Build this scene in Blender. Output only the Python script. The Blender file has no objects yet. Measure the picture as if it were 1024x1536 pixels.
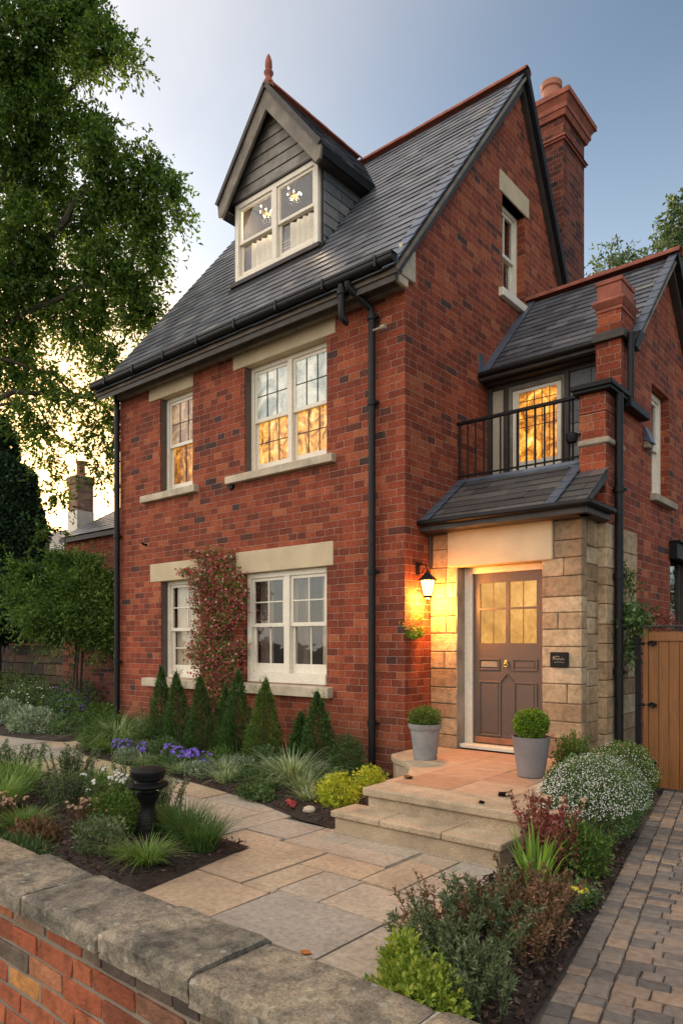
import bpy, bmesh, math, random
import numpy as np
from mathutils import Vector, Matrix, noise as mnoise
R = math.radians
rng = np.random.default_rng(7); random.seed(7)
scene = bpy.context.scene; COL = scene.collection

# ------------------------------------------------------------------ helpers
def link(o, parent=None):
    COL.objects.link(o)
    if parent is not None: o.parent = parent
    return o
def tag(o, label=None, cat=None, group=None, kind=None):
    if label: o['label'] = label
    if cat: o['category'] = cat
    if group: o['group'] = group
    if kind: o['kind'] = kind
    return o
def thing(name, label, cat, loc=(0, 0, 0), rz=0, group=None):
    o = bpy.data.objects.new(name, None); o.empty_display_size = .1
    o.location = loc; o.rotation_euler = (0, 0, rz)
    link(o); return tag(o, label, cat, group)

class MB:
    """collects boxes, prisms, tubes and lathes into one mesh"""
    def __init__(s, fn=None): s.v = []; s.f = []; s.fn = fn
    def add(s, vs, fs):
        b = len(s.v)
        for p in vs: s.v.append(tuple(s.fn(*p)) if s.fn else tuple(p))
        for f in fs: s.f.append([b+i for i in f])
        return s
    def box(s, x0, x1, y0, y1, z0, z1):
        return s.add([(x, y, z) for z in (z0, z1) for y in (y0, y1) for x in (x0, x1)],
              [(0,2,3,1),(4,5,7,6),(0,1,5,4),(2,6,7,3),(0,4,6,2),(1,3,7,5)])
    def obox(s, c, ax, ay, az):
        c = Vector(c); ax = Vector(ax); ay = Vector(ay); az = Vector(az)
        return s.add([c+ax*i+ay*j+az*k for k in (-1,1) for j in (-1,1) for i in (-1,1)],
              [(0,2,3,1),(4,5,7,6),(0,1,5,4),(2,6,7,3),(0,4,6,2),(1,3,7,5)])
    def beam(s, a, b, w, h, up=(0,0,1)):
        a = Vector(a); b = Vector(b); d = (b-a); u = Vector(up)
        side = d.cross(u).normalized()*(w/2); uu = side.cross(d).normalized()*(h/2)
        return s.obox((a+b)/2, d/2, side, uu)
    def prism(s, poly, ext):
        n = len(poly); e = Vector(ext)
        vs = [Vector(p) for p in poly]; vs = vs+[v+e for v in vs]
        return s.add(vs, [list(range(n))[::-1], list(range(n, 2*n))]+[(i, (i+1) % n, n+(i+1) % n, n+i) for i in range(n)])
    def tube(s, pts, r, n=10, cap=True):
        pts = [Vector(p) for p in pts]; m = len(pts)
        rs = r if isinstance(r, (list, tuple)) else [r]*m
        vs = []; fs = []; prev = None
        for i, p in enumerate(pts):
            t = (pts[min(i+1, m-1)]-pts[max(i-1, 0)]).normalized()
            if prev is None:
                a = Vector((0,0,1)) if abs(t.z) < .9 else Vector((1,0,0)); x = t.cross(a).normalized()
            else: x = (prev - t*prev.dot(t)).normalized()
            prev = x; y = t.cross(x)
            for k in range(n):
                g = 2*math.pi*k/n; vs.append(p+(x*math.cos(g)+y*math.sin(g))*rs[i])
        for i in range(m-1):
            for k in range(n): fs.append((i*n+k, i*n+(k+1) % n, (i+1)*n+(k+1) % n, (i+1)*n+k))
        if cap: fs += [tuple(range(n))[::-1], tuple(range((m-1)*n, m*n))]
        return s.add(vs, fs)
    def lathe(s, prof, c=(0,0,0), n=24, sq=1):
        vs = []; fs = []
        for (r, z) in prof:
            for k in range(n):
                g = 2*math.pi*(k+.5)/n
                vs.append((c[0]+r*math.cos(g), c[1]+r*math.sin(g), c[2]+z))
        m = len(prof)
        for i in range(m-1):
            for k in range(n): fs.append((i*n+k, i*n+(k+1) % n, (i+1)*n+(k+1) % n, (i+1)*n+k))
        fs += [tuple(range(n))[::-1], tuple(range((m-1)*n, m*n))]
        return s.add(vs, fs)
    def build(s, name, mat, parent=None, bevel=0, seg=1, smooth=False, label=None, rec=True):
        me = bpy.data.meshes.new(name); me.from_pydata(s.v, [], s.f)
        if rec:
            bm = bmesh.new(); bm.from_mesh(me); bmesh.ops.recalc_face_normals(bm, faces=bm.faces); bm.to_mesh(me); bm.free()
        me.materials.append(mat)
        o = bpy.data.objects.new(name, me); link(o, parent)
        if smooth:
            me.polygons.foreach_set('use_smooth', [True]*len(me.polygons))
            try: me.set_sharp_from_angle(angle=R(40))
            except Exception: pass
        if bevel:
            b = o.modifiers.new('bevel', 'BEVEL'); b.width = bevel; b.segments = seg; b.limit_method = 'ANGLE'; b.angle_limit = R(30)
        if label: o['label'] = label
        return o

# ------------------------------------------------------------------ materials
class NT:
    def __init__(s, name):
        s.m = bpy.data.materials.new(name); s.m.use_nodes = True; s.t = s.m.node_tree
        s.t.nodes.clear(); s.out = s.n('ShaderNodeOutputMaterial')
    def n(s, typ, **k):
        o = s.t.nodes.new(typ)
        for a, b in k.items(): setattr(o, a, b)
        return o
    def set(s, node, name, val):
        i = node.inputs[name]
        if isinstance(val, bpy.types.NodeSocket): s.t.links.new(val, i)
        else: i.default_value = val
    def ramp(s, fac, stops, interp='LINEAR'):
        r = s.n('ShaderNodeValToRGB'); r.color_ramp.interpolation = interp
        e = r.color_ramp.elements
        while len(e) < len(stops): e.new(.5)
        for i, (p, c) in enumerate(stops): e[i].position = p; e[i].color = (c[0], c[1], c[2], 1)
        s.set(r, 'Fac', fac); return r.outputs['Color']
    def noise(s, vec, scale, detail=4, rough=.55, dist=0):
        q = s.n('ShaderNodeTexNoise'); s.set(q, 'Vector', vec); q.inputs['Scale'].default_value = scale
        q.inputs['Detail'].default_value = detail; q.inputs['Roughness'].default_value = rough
        q.inputs['Distortion'].default_value = dist
        return q.outputs['Fac']
    def mix(s, fac, a, b, mode='MIX'):
        q = s.n('ShaderNodeMix', data_type='RGBA', blend_type=mode)
        s.set(q, 0, fac)
        for nm, v in ((6, a), (7, b)):
            if isinstance(v, bpy.types.NodeSocket): s.t.links.new(v, q.inputs[nm])
            else: q.inputs[nm].default_value = (v[0], v[1], v[2], 1)
        return q.outputs[2]
    def math(s, op, a, b=0.0, c=0.0, clamp=False):
        q = s.n('ShaderNodeMath', operation=op, use_clamp=clamp)
        s.set(q, 0, a); s.set(q, 1, b); s.set(q, 2, c); return q.outputs[0]
    def pos(s): return s.n('ShaderNodeNewGeometry').outputs['Position']
    def isl(s): return s.n('ShaderNodeNewGeometry').outputs['Random Per Island']
    def bump(s, h, strength=.5, dist=.01, nrm=None):
        q = s.n('ShaderNodeBump'); q.inputs['Strength'].default_value = strength; q.inputs['Distance'].default_value = dist
        s.set(q, 'Height', h)
        if nrm is not None: s.set(q, 'Normal', nrm)
        return q.outputs['Normal']
    def pbr(s, col, rough=.8, nrm=None, metal=0, spec=.5, emit=None, es=0):
        p = s.n('ShaderNodeBsdfPrincipled')
        if not isinstance(col, bpy.types.NodeSocket): col = (col[0], col[1], col[2], 1)
        s.set(p, 'Base Color', col); s.set(p, 'Roughness', rough); p.inputs['Metallic'].default_value = metal
        p.inputs['Specular IOR Level'].default_value = spec
        if nrm is not None: s.set(p, 'Normal', nrm)
        if emit is not None:
            if not isinstance(emit, bpy.types.NodeSocket): emit = (emit[0], emit[1], emit[2], 1)
            s.set(p, 'Emission Color', emit); s.set(p, 'Emission Strength', es)
        s.t.links.new(p.outputs[0], s.out.inputs[0]); return s.m

def mat_plain(name, col, rough=.6, var=.25, scale=6, bump=.2, bscale=60, metal=0, spec=.5, bd=.004, speck=.3):
    t = NT(name); p = t.pos(); n = t.noise(p, scale, 5)
    lo = tuple(c*(1-var) for c in col); hi = tuple(min(1, c*(1+var)) for c in col)
    c = t.ramp(n, [(.3, lo), (.7, hi)])
    c = t.mix(speck, c, t.ramp(t.noise(p, bscale*.9, 5, .7), [(.34, (.55, .54, .53)), (.5, (1, 1, 1)), (.68, (1.3, 1.28, 1.25))]), 'MULTIPLY')
    b = t.bump(t.noise(p, bscale, 4), bump, bd)
    r = t.math('ADD', t.math('MULTIPLY', t.noise(p, scale*3, 3), .25), rough-.12)
    return t.pbr(c, r, b, metal, spec)

def mat_brick(name, stops, mortar=(.46, .33, .255), soot=.45):
    t = NT(name); g = t.n('ShaderNodeNewGeometry'); P = t.n('ShaderNodeSeparateXYZ'); t.set(P, 0, g.outputs['Position'])
    N = t.n('ShaderNodeSeparateXYZ'); t.set(N, 0, g.outputs['True Normal'])
    side = t.math('GREATER_THAN', t.math('ABSOLUTE', N.outputs[0]), .6)
    u = t.math('ADD', t.math('MULTIPLY', P.outputs[1], side), t.math('MULTIPLY', t.math('ADD', P.outputs[0], .11), t.math('SUBTRACT', 1.0, side)))
    v = t.n('ShaderNodeCombineXYZ'); t.set(v, 0, u); t.set(v, 1, P.outputs[2])
    nn = t.n('ShaderNodeTexNoise'); t.set(nn, 'Vector', g.outputs['Position']); nn.inputs['Scale'].default_value = 14
    sub = t.n('ShaderNodeVectorMath', operation='SUBTRACT'); t.set(sub, 0, nn.outputs['Color']); sub.inputs[1].default_value = (.5, .5, .5)
    sc = t.n('ShaderNodeVectorMath', operation='SCALE'); t.set(sc, 0, sub.outputs[0]); sc.inputs['Scale'].default_value = .011
    ad = t.n('ShaderNodeVectorMath', operation='ADD'); t.set(ad, 0, v.outputs[0]); t.set(ad, 1, sc.outputs[0])
    def br(msize, smooth):
        b = t.n('ShaderNodeTexBrick'); t.set(b, 'Vector', ad.outputs[0]); b.inputs['Scale'].default_value = 1
        b.inputs['Brick Width'].default_value = .245; b.inputs['Row Height'].default_value = .0845
        b.inputs['Mortar Size'].default_value = msize; b.inputs['Mortar Smooth'].default_value = smooth
        b.inputs['Color1'].default_value = (0, 0, 0, 1); b.inputs['Color2'].default_value = (1, 1, 1, 1); b.inputs['Mortar'].default_value = (.5, .5, .5, 1)
        b.offset = .5; b.squash = .62; b.squash_frequency = 3
        return b
    b = br(.0028, .5); b2 = br(.007, 1.0)
    c = t.ramp(b.outputs['Color'], stops, 'LINEAR')
    n1 = t.noise(g.outputs['Position'], 1.1, 4, .6); n2 = t.noise(g.outputs['Position'], 38, 5, .7)
    c = t.mix(.9, c, t.ramp(n2, [(.30, (.38, .35, .36)), (.52, (1, 1, 1)), (.72, (1.4, 1.32, 1.2))]), 'MULTIPLY')
    c = t.mix(soot, c, t.ramp(n1, [(.3, (.45, .43, .44)), (.5, (.95, .95, .95)), (.7, (1.25, 1.15, 1.1))]), 'MULTIPLY')
    mp = t.n('ShaderNodeMapping'); t.set(mp, 'Vector', g.outputs['Position']); mp.inputs['Scale'].default_value = (4.5, 4.5, .35)
    c = t.mix(.4, c, t.ramp(t.noise(mp.outputs[0], 1.6, 5, .65), [(.34, (.45, .42, .42)), (.5, (1, 1, 1)), (.7, (1.2, 1.15, 1.1))]), 'MULTIPLY')
    low = t.math('MULTIPLY', t.math('SUBTRACT', 1.0, t.math('MULTIPLY', P.outputs[2], 1.1), clamp=True), t.noise(g.outputs['Position'], 2.6, 5, .7), clamp=True)
    c = t.mix(low, c, (.09, .062, .04))
    mc = t.mix(.7, mortar, t.ramp(t.noise(g.outputs['Position'], 5, 5, .7), [(.35, (.3, .24, .2)), (.65, (1, 1, 1))]), 'MULTIPLY')
    c = t.mix(b.outputs['Fac'], c, mc)
    h = t.math('SUBTRACT', t.math('MULTIPLY', n2, .5), b2.outputs['Fac'])
    nr = t.bump(h, .8, .006)
    return t.pbr(c, .88, nr, spec=.25)

def mat_island(name, stops, rough=.8, nscale=30, nvar=.5, bump=.5, bd=.006, spec=.35, big=None, interp='LINEAR', rvar=0):
    """each loose piece of the mesh takes its own tint"""
    t = NT(name); p = t.pos(); c = t.ramp(t.isl(), stops, interp)
    n = t.noise(p, nscale, 6, .65)
    c = t.mix(nvar, c, t.ramp(n, [(.28, (.4, .39, .38)), (.55, (1, 1, 1)), (.8, (1.4, 1.38, 1.35))]), 'MULTIPLY')
    if big: c = t.mix(big[1], c, t.ramp(t.noise(p, big[0], 4, .6, .4), [(.35, big[2]), (.6, (1.15, 1.12, 1.08))]), 'MULTIPLY')
    nr = t.bump(t.math('ADD', n, t.math('MULTIPLY', t.noise(p, nscale*5, 3), .4)), bump, bd)
    r = rough if not rvar else t.math('ADD', t.math('MULTIPLY', t.noise(p, nscale*.6, 4), rvar), rough-rvar*.5, clamp=True)
    return t.pbr(c, r, nr, spec=spec)

def mat_leaf(name, stops, trans=.35, rough=.55, spec=.3, clump=(3.0, .5)):
    t = NT(name); c = t.ramp(t.isl(), [(a_, tuple(min(.85, q*(1.4 if max(b_) < .5 else 1)) for q in b_)) for a_, b_ in stops])
    cn = t.noise(t.pos(), clump[0], 2)
    c = t.mix(clump[1], c, t.ramp(cn, [(.35, (.55, .6, .55)), (.65, (1.35, 1.3, 1.2))]), 'MULTIPLY')
    p = t.n('ShaderNodeBsdfPrincipled'); t.set(p, 'Base Color', c); p.inputs['Roughness'].default_value = rough
    p.inputs['Specular IOR Level'].default_value = spec
    tr = t.n('ShaderNodeBsdfTranslucent'); t.set(tr, 'Color', t.mix(1, c, (1.25, 1.3, .7), 'MULTIPLY'))
    m = t.n('ShaderNodeMixShader'); m.inputs[0].default_value = trans
    t.t.links.new(p.outputs[0], m.inputs[1]); t.t.links.new(tr.outputs[0], m.inputs[2]); t.t.links.new(m.outputs[0], t.out.inputs[0])
    return t.m

def mat_glass(name, tint=(1, 1, 1), refl=(.9, .95, 1)):
    t = NT(name)
    g = t.n('ShaderNodeBsdfGlossy'); g.inputs['Roughness'].default_value = .015; g.inputs['Color'].default_value = (*refl, 1)
    tr = t.n('ShaderNodeBsdfTransparent'); tr.inputs['Color'].default_value = (*tint, 1)
    nr = t.bump(t.noise(t.pos(), 3.5, 2), .06, .05); t.set(g, 'Normal', nr)
    geo = t.n('ShaderNodeNewGeometry'); dt = t.n('ShaderNodeVectorMath', operation='DOT_PRODUCT'); t.set(dt, 0, geo.outputs['Incoming']); t.set(dt, 1, geo.outputs['Normal'])
    f = t.math('ADD', t.math('MULTIPLY', t.math('POWER', t.math('SUBTRACT', 1.0, t.math('ABSOLUTE', dt.outputs['Value'])), 5.0), .9), .045, clamp=True)
    m = t.n('ShaderNodeMixShader'); t.set(m, 0, f)
    t.t.links.new(tr.outputs[0], m.inputs[1]); t.t.links.new(g.outputs[0], m.inputs[2]); t.t.links.new(m.outputs[0], t.out.inputs[0])
    return t.m

def mat_glowglass(name, stops, strength, scale=3.2, gl=.35, dist=1.5, off=(0, 0, 0)):
    """obscured pane; mottled emission painted in for room light and reflections"""
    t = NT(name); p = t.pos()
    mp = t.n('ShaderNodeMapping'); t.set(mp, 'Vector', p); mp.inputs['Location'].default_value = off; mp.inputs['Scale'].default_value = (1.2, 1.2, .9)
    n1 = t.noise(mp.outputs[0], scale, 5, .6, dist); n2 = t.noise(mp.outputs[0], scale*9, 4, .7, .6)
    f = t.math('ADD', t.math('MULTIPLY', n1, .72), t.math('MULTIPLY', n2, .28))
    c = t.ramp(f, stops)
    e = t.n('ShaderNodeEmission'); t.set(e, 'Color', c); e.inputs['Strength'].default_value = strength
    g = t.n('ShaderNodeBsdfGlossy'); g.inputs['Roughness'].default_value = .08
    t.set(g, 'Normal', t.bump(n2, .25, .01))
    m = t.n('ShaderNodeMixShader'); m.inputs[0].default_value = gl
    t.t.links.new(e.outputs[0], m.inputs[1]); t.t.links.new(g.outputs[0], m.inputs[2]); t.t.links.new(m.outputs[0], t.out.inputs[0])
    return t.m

def mat_emit(name, col, s):
    t = NT(name); e = t.n('ShaderNodeEmission'); e.inputs['Color'].default_value = (*col, 1); e.inputs['Strength'].default_value = s
    t.t.links.new(e.outputs[0], t.out.inputs[0]); return t.m

M = {}
BR = [(0, (.06, .035, .033)), (.02, (.085, .036, .03)), (.04, (.14, .038, .022)), (.2, (.185, .042, .022)), (.6, (.255, .055, .026)), (.88, (.31, .078, .034)), (1, (.35, .11, .05))]
M['brick'] = mat_brick('red_brick', BR)
M['tanbrick'] = mat_brick('tan_brick', [(0, (.16, .10, .07)), (.5, (.30, .19, .13)), (1, (.42, .28, .19))])
M['brick_dark'] = mat_brick('aged_brick', [(0, (.04, .02, .02)), (.3, (.12, .035, .025)), (1, (.24, .07, .04))], (.3, .25, .2), .7)
M['stone'] = mat_plain('dressed_sandstone', (.50, .40, .26), .85, .14, 2.5, .35, 90)
M['sill'] = mat_plain('sill_stone', (.46, .385, .28), .85, .25, 5, .5, 90, speck=.6)
M['stone_grey'] = mat_plain('weathered_stone', (.30, .25, .19), .9, .35, 4, .5, 50)
M['blocks'] = mat_island('sandstone_blocks', [(0, (.25, .15, .085)), (.25, (.33, .23, .14)), (.6, (.42, .31, .19)), (1, (.5, .39, .26))], .88, 14, .75, .9, .014, big=(2.2, .6, (.6, .55, .5)))
M['mortar'] = mat_plain('mortar', (.20, .16, .12), .95, .2, 8, .4, 90)
M['slate'] = mat_island('roof_slate', [(0, (.05, .055, .066)), (.4, (.08, .088, .105)), (.75, (.105, .115, .135)), (.95, (.14, .145, .16)), (1, (.19, .18, .165))], .40, 22, .5, .5, .004, .6, rvar=.3)
M['slate_warm'] = mat_island('lower_slate', [(0, (.045, .042, .042)), (.5, (.07, .066, .066)), (1, (.11, .10, .095))], .5, 22, .5, .5, .004, .6, rvar=.3)
M['slate_hung'] = mat_island('hung_slate', [(0, (.085, .09, .10)), (.5, (.13, .135, .14)), (1, (.20, .19, .18))], .6, 18, .5, .6, .006, .4)
M['lead'] = mat_plain('lead_flashing', (.095, .115, .155), .42, .25, 5, .3, 30, metal=.3)
M['terracotta'] = mat_plain('terracotta', (.26, .075, .045), .8, .3, 7, .5, 60)
M['potclay'] = mat_plain('chimney_pot_clay', (.36, .15, .09), .8, .2, 5, .3, 60)
M['black'] = mat_plain('black_iron', (.007, .007, .008), .55, .3, 12, .2, 80, spec=.22)
M['gutter'] = mat_plain('gutter_black', (.008, .0075, .008), .5, .3, 8, .15, 60, spec=.25)
M['timber'] = mat_plain('stained_timber', (.035, .026, .022), .6, .3, 5, .3, 80)
M['barge'] = mat_plain('weathered_barge_board', (.17, .145, .115), .7, .35, 6, .5, 40)
M['barge_dk'] = mat_plain('brown_eaves_board', (.085, .062, .045), .7, .35, 6, .5, 40)
M['board'] = mat_plain('weathered_board', (.20, .18, .155), .7, .35, 5, .5, 40)
M['white'] = mat_plain('cream_paint', (.71, .645, .53), .45, .06, 5, .12, 50)
M['reveal_brown'] = mat_plain('brown_reveal', (.10, .075, .06), .8, .2, 5, .3, 50)  # dark brown lining on one side of the window openings
M['beige'] = mat_plain('beige_panel', (.42, .36, .27), .6, .1, 4, .15, 40)
M['leadbar'] = mat_plain('lead_bar', (.03, .028, .025), .5, .2, 9, .1, 40)
M['glass'] = mat_glass('window_glass')
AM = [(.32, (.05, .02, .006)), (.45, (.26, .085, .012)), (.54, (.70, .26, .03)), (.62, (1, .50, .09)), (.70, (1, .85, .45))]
M['glass_amber'] = mat_glowglass('amber_lit_glass', AM, .40, 4.5, .06, 1.8)
M['glass_gold'] = mat_glowglass('gold_lit_glass', [(.30, (.06, .022, .006)), (.42, (.30, .10, .015)), (.51, (.80, .32, .04)), (.59, (1, .58, .13)), (.70, (1, .90, .55))], .44, 4.2, .07, 1.8, (3.1, 0, 5.2))
M['glass_balcony'] = mat_glowglass('balcony_lit_glass', AM, .62, 4.0, .05, 1.6, (2, 1, 3))
M['glass_skyrefl'] = mat_glowglass('painted_sky_reflection', [(.3, (.16, .20, .17)), (.45, (.42, .45, .36)), (.58, (.85, .80, .60)), (.7, (1, .93, .72))], .27, 2.8, .14, 1.2, (1, 2, 7))  # sky reflection painted as a pale mottled glow, upper sashes
M['glass_rose'] = mat_glowglass('rose_rolled_glass', [(.3, (.15, .07, .04)), (.45, (.42, .24, .14)), (.58, (.8, .5, .26)), (.7, (1, .80, .45))], .27, 4.0, .08, 1.4, (4, 4, 1))
M['glass_door'] = mat_glowglass('door_lit_glass', [(.3, (.30, .125, .02)), (.5, (.58, .28, .055)), (.7, (.95, .55, .16))], .46, 1.8, .04, .6)
M['door'] = mat_plain('door_paint', (.085, .062, .05), .45, .1, 3, .15, 60)
M['door_kick'] = mat_plain('oak_board', (.24, .10, .05), .5, .3, 6, .3, 40)
M['brass'] = mat_plain('brass', (.75, .45, .14), .25, .1, 8, .1, 40, metal=1)
M['dark_room'] = mat_plain('room_wall', (.10, .07, .05), .9, .2, 2, .1, 10)
M['curtain'] = mat_plain('linen_curtain', (.50, .42, .30), .9, .12, 3, .2, 60)
M['curtain_dark'] = mat_plain('brown_curtain', (.16, .12, .09), .9, .2, 3, .2, 60)
M['curtain_cream'] = mat_plain('cream_curtain', (.75, .68, .52), .9, .1, 3, .2, 60)
M['bulb'] = mat_emit('lamp_bulb', (1, .78, .46), 5)
M['lantern_glass'] = mat_emit('lantern_glass', (1, .50, .13), 4)
M['pot'] = mat_plain('grey_planter', (.20, .185, .19), .5, .12, 4, .25, 70)
M['zinc'] = mat_plain('ribbed_planter', (.22, .21, .205), .6, .25, 7, .4, 50)
M['soil'] = mat_plain('potting_soil', (.035, .022, .016), .95, .4, 20, .8, 60, bd=.01)
M['mulch'] = mat_plain('bark_mulch_base', (.034, .021, .016), .95, .5, 14, 1, 45, bd=.02)
M['chips'] = mat_island('bark_chips', [(0, (.02, .012, .01)), (.5, (.055, .03, .02)), (.85, (.10, .055, .038)), (1, (.16, .11, .08))], .9, 40, .4, .4)
M['flags'] = mat_island('sandstone_flags', [(0, (.34, .31, .265)), (.3, (.39, .355, .295)), (.55, (.45, .375, .28)), (.8, (.48, .36, .235)), (1, (.42, .35, .26))], .74, 26, .6, .55, .006, .4, (1.8, .55, (.66, .62, .6)), rvar=.3)
M['joint'] = mat_plain('paving_joint', (.13, .11, .09), .95, .3, 12, .6, 60)
M['setts'] = mat_island('driveway_setts', [(0, (.13, .115, .105)), (.35, (.19, .165, .145)), (.65, (.25, .205, .165)), (.88, (.30, .22, .16)), (1, (.36, .26, .18))], .75, 22, .6, .8, .007, .4, (1.3, .4, (.6, .6, .62)), rvar=.3)
M['step'] = mat_plain('step_stone', (.43, .335, .225), .88, .28, 4, .8, 110, bd=.006, speck=.9)
M['tile'] = mat_island('landing_tiles', [(0, (.36, .22, .14)), (.5, (.42, .27, .18)), (1, (.45, .32, .22))], .7, 9, .4, .4, .004)
def mat_coping():
    t = NT('coping_stone'); p = t.pos(); c = t.ramp(t.isl(), [(0, (.19, .18, .165)), (.5, (.28, .25, .205)), (1, (.36, .29, .205))])
    vo = t.n('ShaderNodeTexVoronoi'); t.set(vo, 'Vector', p); vo.inputs['Scale'].default_value = 16
    a = t.noise(p, 3.4, 6, .7, .6); b = t.noise(p, 26, 6, .75); g = t.noise(p, 150, 4, .7)
    c = t.mix(.9, c, t.ramp(a, [(.36, (.33, .33, .34)), (.48, (.75, .73, .7)), (.6, (1.2, 1.12, 1.0))]), 'MULTIPLY')
    c = t.mix(.8, c, t.ramp(b, [(.35, (.4, .4, .4)), (.5, (.9, .9, .9)), (.68, (1.45, 1.4, 1.3))]), 'MULTIPLY')
    c = t.mix(.6, c, t.ramp(g, [(.35, (.45, .45, .45)), (.65, (1.4, 1.4, 1.4))]), 'MULTIPLY')
    li = t.math('MULTIPLY', t.math('LESS_THAN', t.math('ADD', vo.outputs['Distance'], t.math('MULTIPLY', b, .35)), .31), .6)
    c = t.mix(li, c, (.40, .40, .33))
    h = t.math('ADD', t.math('MULTIPLY', b, 1.0), t.math('MULTIPLY', g, .35))
    return t.pbr(c, .93, t.bump(h, .9, .012), spec=.2)
M['coping'] = mat_coping()
M['fronts'] = mat_island('garden_wall_brick', [(0, (.09, .07, .06)), (.08, (.15, .11, .08)), (.22, (.24, .155, .10)), (.32, (.24, .075, .04)), (.6, (.34, .092, .04)), (.8, (.40, .125, .055)), (.96, (.37, .17, .09)), (1, (.60, .27, .06))], .85, 16, .8, 1.0, .012, .3, (5, .5, (.5, .48, .46)))
M['wood'] = None
def mat_wood():
    t = NT('gate_oak'); p = t.pos(); mp = t.n('ShaderNodeMapping'); t.set(mp, 'Vector', p); mp.inputs['Scale'].default_value = (1, 1, .06)
    n = t.noise(mp.outputs[0], 45, 6, .6, .8)
    c = t.mix(.55, t.ramp(t.isl(), [(0, (.15, .062, .020)), (1, (.23, .10, .034))]), t.ramp(n, [(.3, (.5, .45, .4)), (.7, (1.3, 1.25, 1.2))]), 'MULTIPLY')
    return t.pbr(c, .55, t.bump(n, .3, .004), spec=.3)
M['wood'] = mat_wood()
M['bark'] = mat_plain('bark', (.055, .04, .03), .95, .4, 12, 1, 30, bd=.02)
M['bark_red'] = mat_plain('reddish_bark', (.10, .045, .035), .9, .3, 12, .6, 30)
M['ground'] = mat_plain('garden_soil', (.06, .055, .035), .95, .4, 1.5, .6, 20)
# leaf colours
def L3(a, b, c): return [(0, a), (.5, b), (1, c)]
M['l_tree'] = mat_leaf('tree_leaves', L3((.025, .058, .014), (.055, .105, .02), (.105, .155, .032)), .5)
M['l_treeR'] = mat_leaf('grey_green_leaves', L3((.03, .055, .03), (.06, .10, .045), (.11, .15, .07)), .35)
M['l_dark'] = mat_leaf('dark_conifer', L3((.012, .028, .016), (.022, .045, .024), (.035, .07, .03)), .15)
M['l_bush'] = mat_leaf('bush_leaves', L3((.03, .065, .015), (.065, .12, .025), (.12, .18, .035)), .35)
M['l_cone'] = mat_leaf('cone_conifer', L3((.018, .045, .012), (.035, .078, .018), (.075, .13, .028)), .2, clump=(9, .5))
M['l_cone2'] = mat_leaf('cone_conifer_bright', L3((.03, .065, .012), (.06, .11, .02), (.12, .17, .03)), .2, clump=(9, .5))
M['l_grass'] = mat_leaf('grass_blades', L3((.06, .125, .022), (.12, .20, .04), (.22, .29, .09)), .35)
M['l_grass_d'] = mat_leaf('deep_grass', L3((.03, .07, .018), (.05, .105, .028), (.09, .15, .05)), .3)
M['l_sedge'] = mat_leaf('variegated_blades', L3((.09, .14, .06), (.19, .25, .13), (.38, .42, .28)), .3)
M['l_cover'] = mat_leaf('cover_leaves', L3((.035, .075, .025), (.07, .125, .042), (.14, .19, .08)), .3)
M['l_grey'] = mat_leaf('silver_leaves', L3((.08, .12, .075), (.16, .21, .14), (.28, .32, .24)), .25)
M['l_yel'] = mat_leaf('yellow_leaves', L3((.16, .22, .02), (.38, .42, .04), (.62, .60, .08)), .35)
M['l_lime'] = mat_leaf('lime_leaves', L3((.08, .15, .02), (.20, .27, .04), (.36, .40, .08)), .35)
M['l_box'] = mat_leaf('box_leaves', L3((.05, .10, .01), (.11, .19, .02), (.22, .31, .035)), .3)
M['l_red'] = mat_leaf('red_leaves', L3((.12, .02, .025), (.22, .05, .05), (.30, .14, .10)), .35)
M['l_climb'] = mat_leaf('climber_leaves', [(0, (.05, .10, .02)), (.40, (.12, .18, .035)), (.5, (.20, .07, .05)), (.75, (.42, .07, .11)), (1, (.55, .24, .25))], .35, clump=(4, .5))
M['l_brown'] = mat_leaf('brown_shrub_leaves', L3((.07, .06, .025), (.15, .09, .05), (.24, .13, .09)), .3)
M['l_rose'] = mat_leaf('rosemary_needles', L3((.045, .075, .035), (.09, .125, .06), (.17, .20, .11)), .25)
M['l_iris'] = mat_leaf('iris_blades', L3((.06, .13, .02), (.12, .22, .035), (.20, .30, .06)), .4)
M['white_fl'] = mat_leaf('white_petals', L3((.55, .57, .55), (.7, .7, .68), (.8, .8, .8)), .3, clump=(3, .1))
M['pink_fl'] = mat_leaf('dusty_pink_petals', L3((.30, .18, .13), (.42, .27, .20), (.5, .38, .3)), .3)
M['viol_fl'] = mat_leaf('violet_petals', L3((.10, .05, .38), (.20, .11, .62), (.34, .24, .8)), .35, clump=(3, .1))
M['yel_fl'] = mat_leaf('yellow_petals', L3((.7, .55, .02), (.8, .7, .04), (.85, .8, .15)), .3, clump=(3, .1))
M['red_fl'] = mat_leaf('red_petals', L3((.35, .03, .04), (.5, .06, .07), (.55, .12, .12)), .3)

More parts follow.
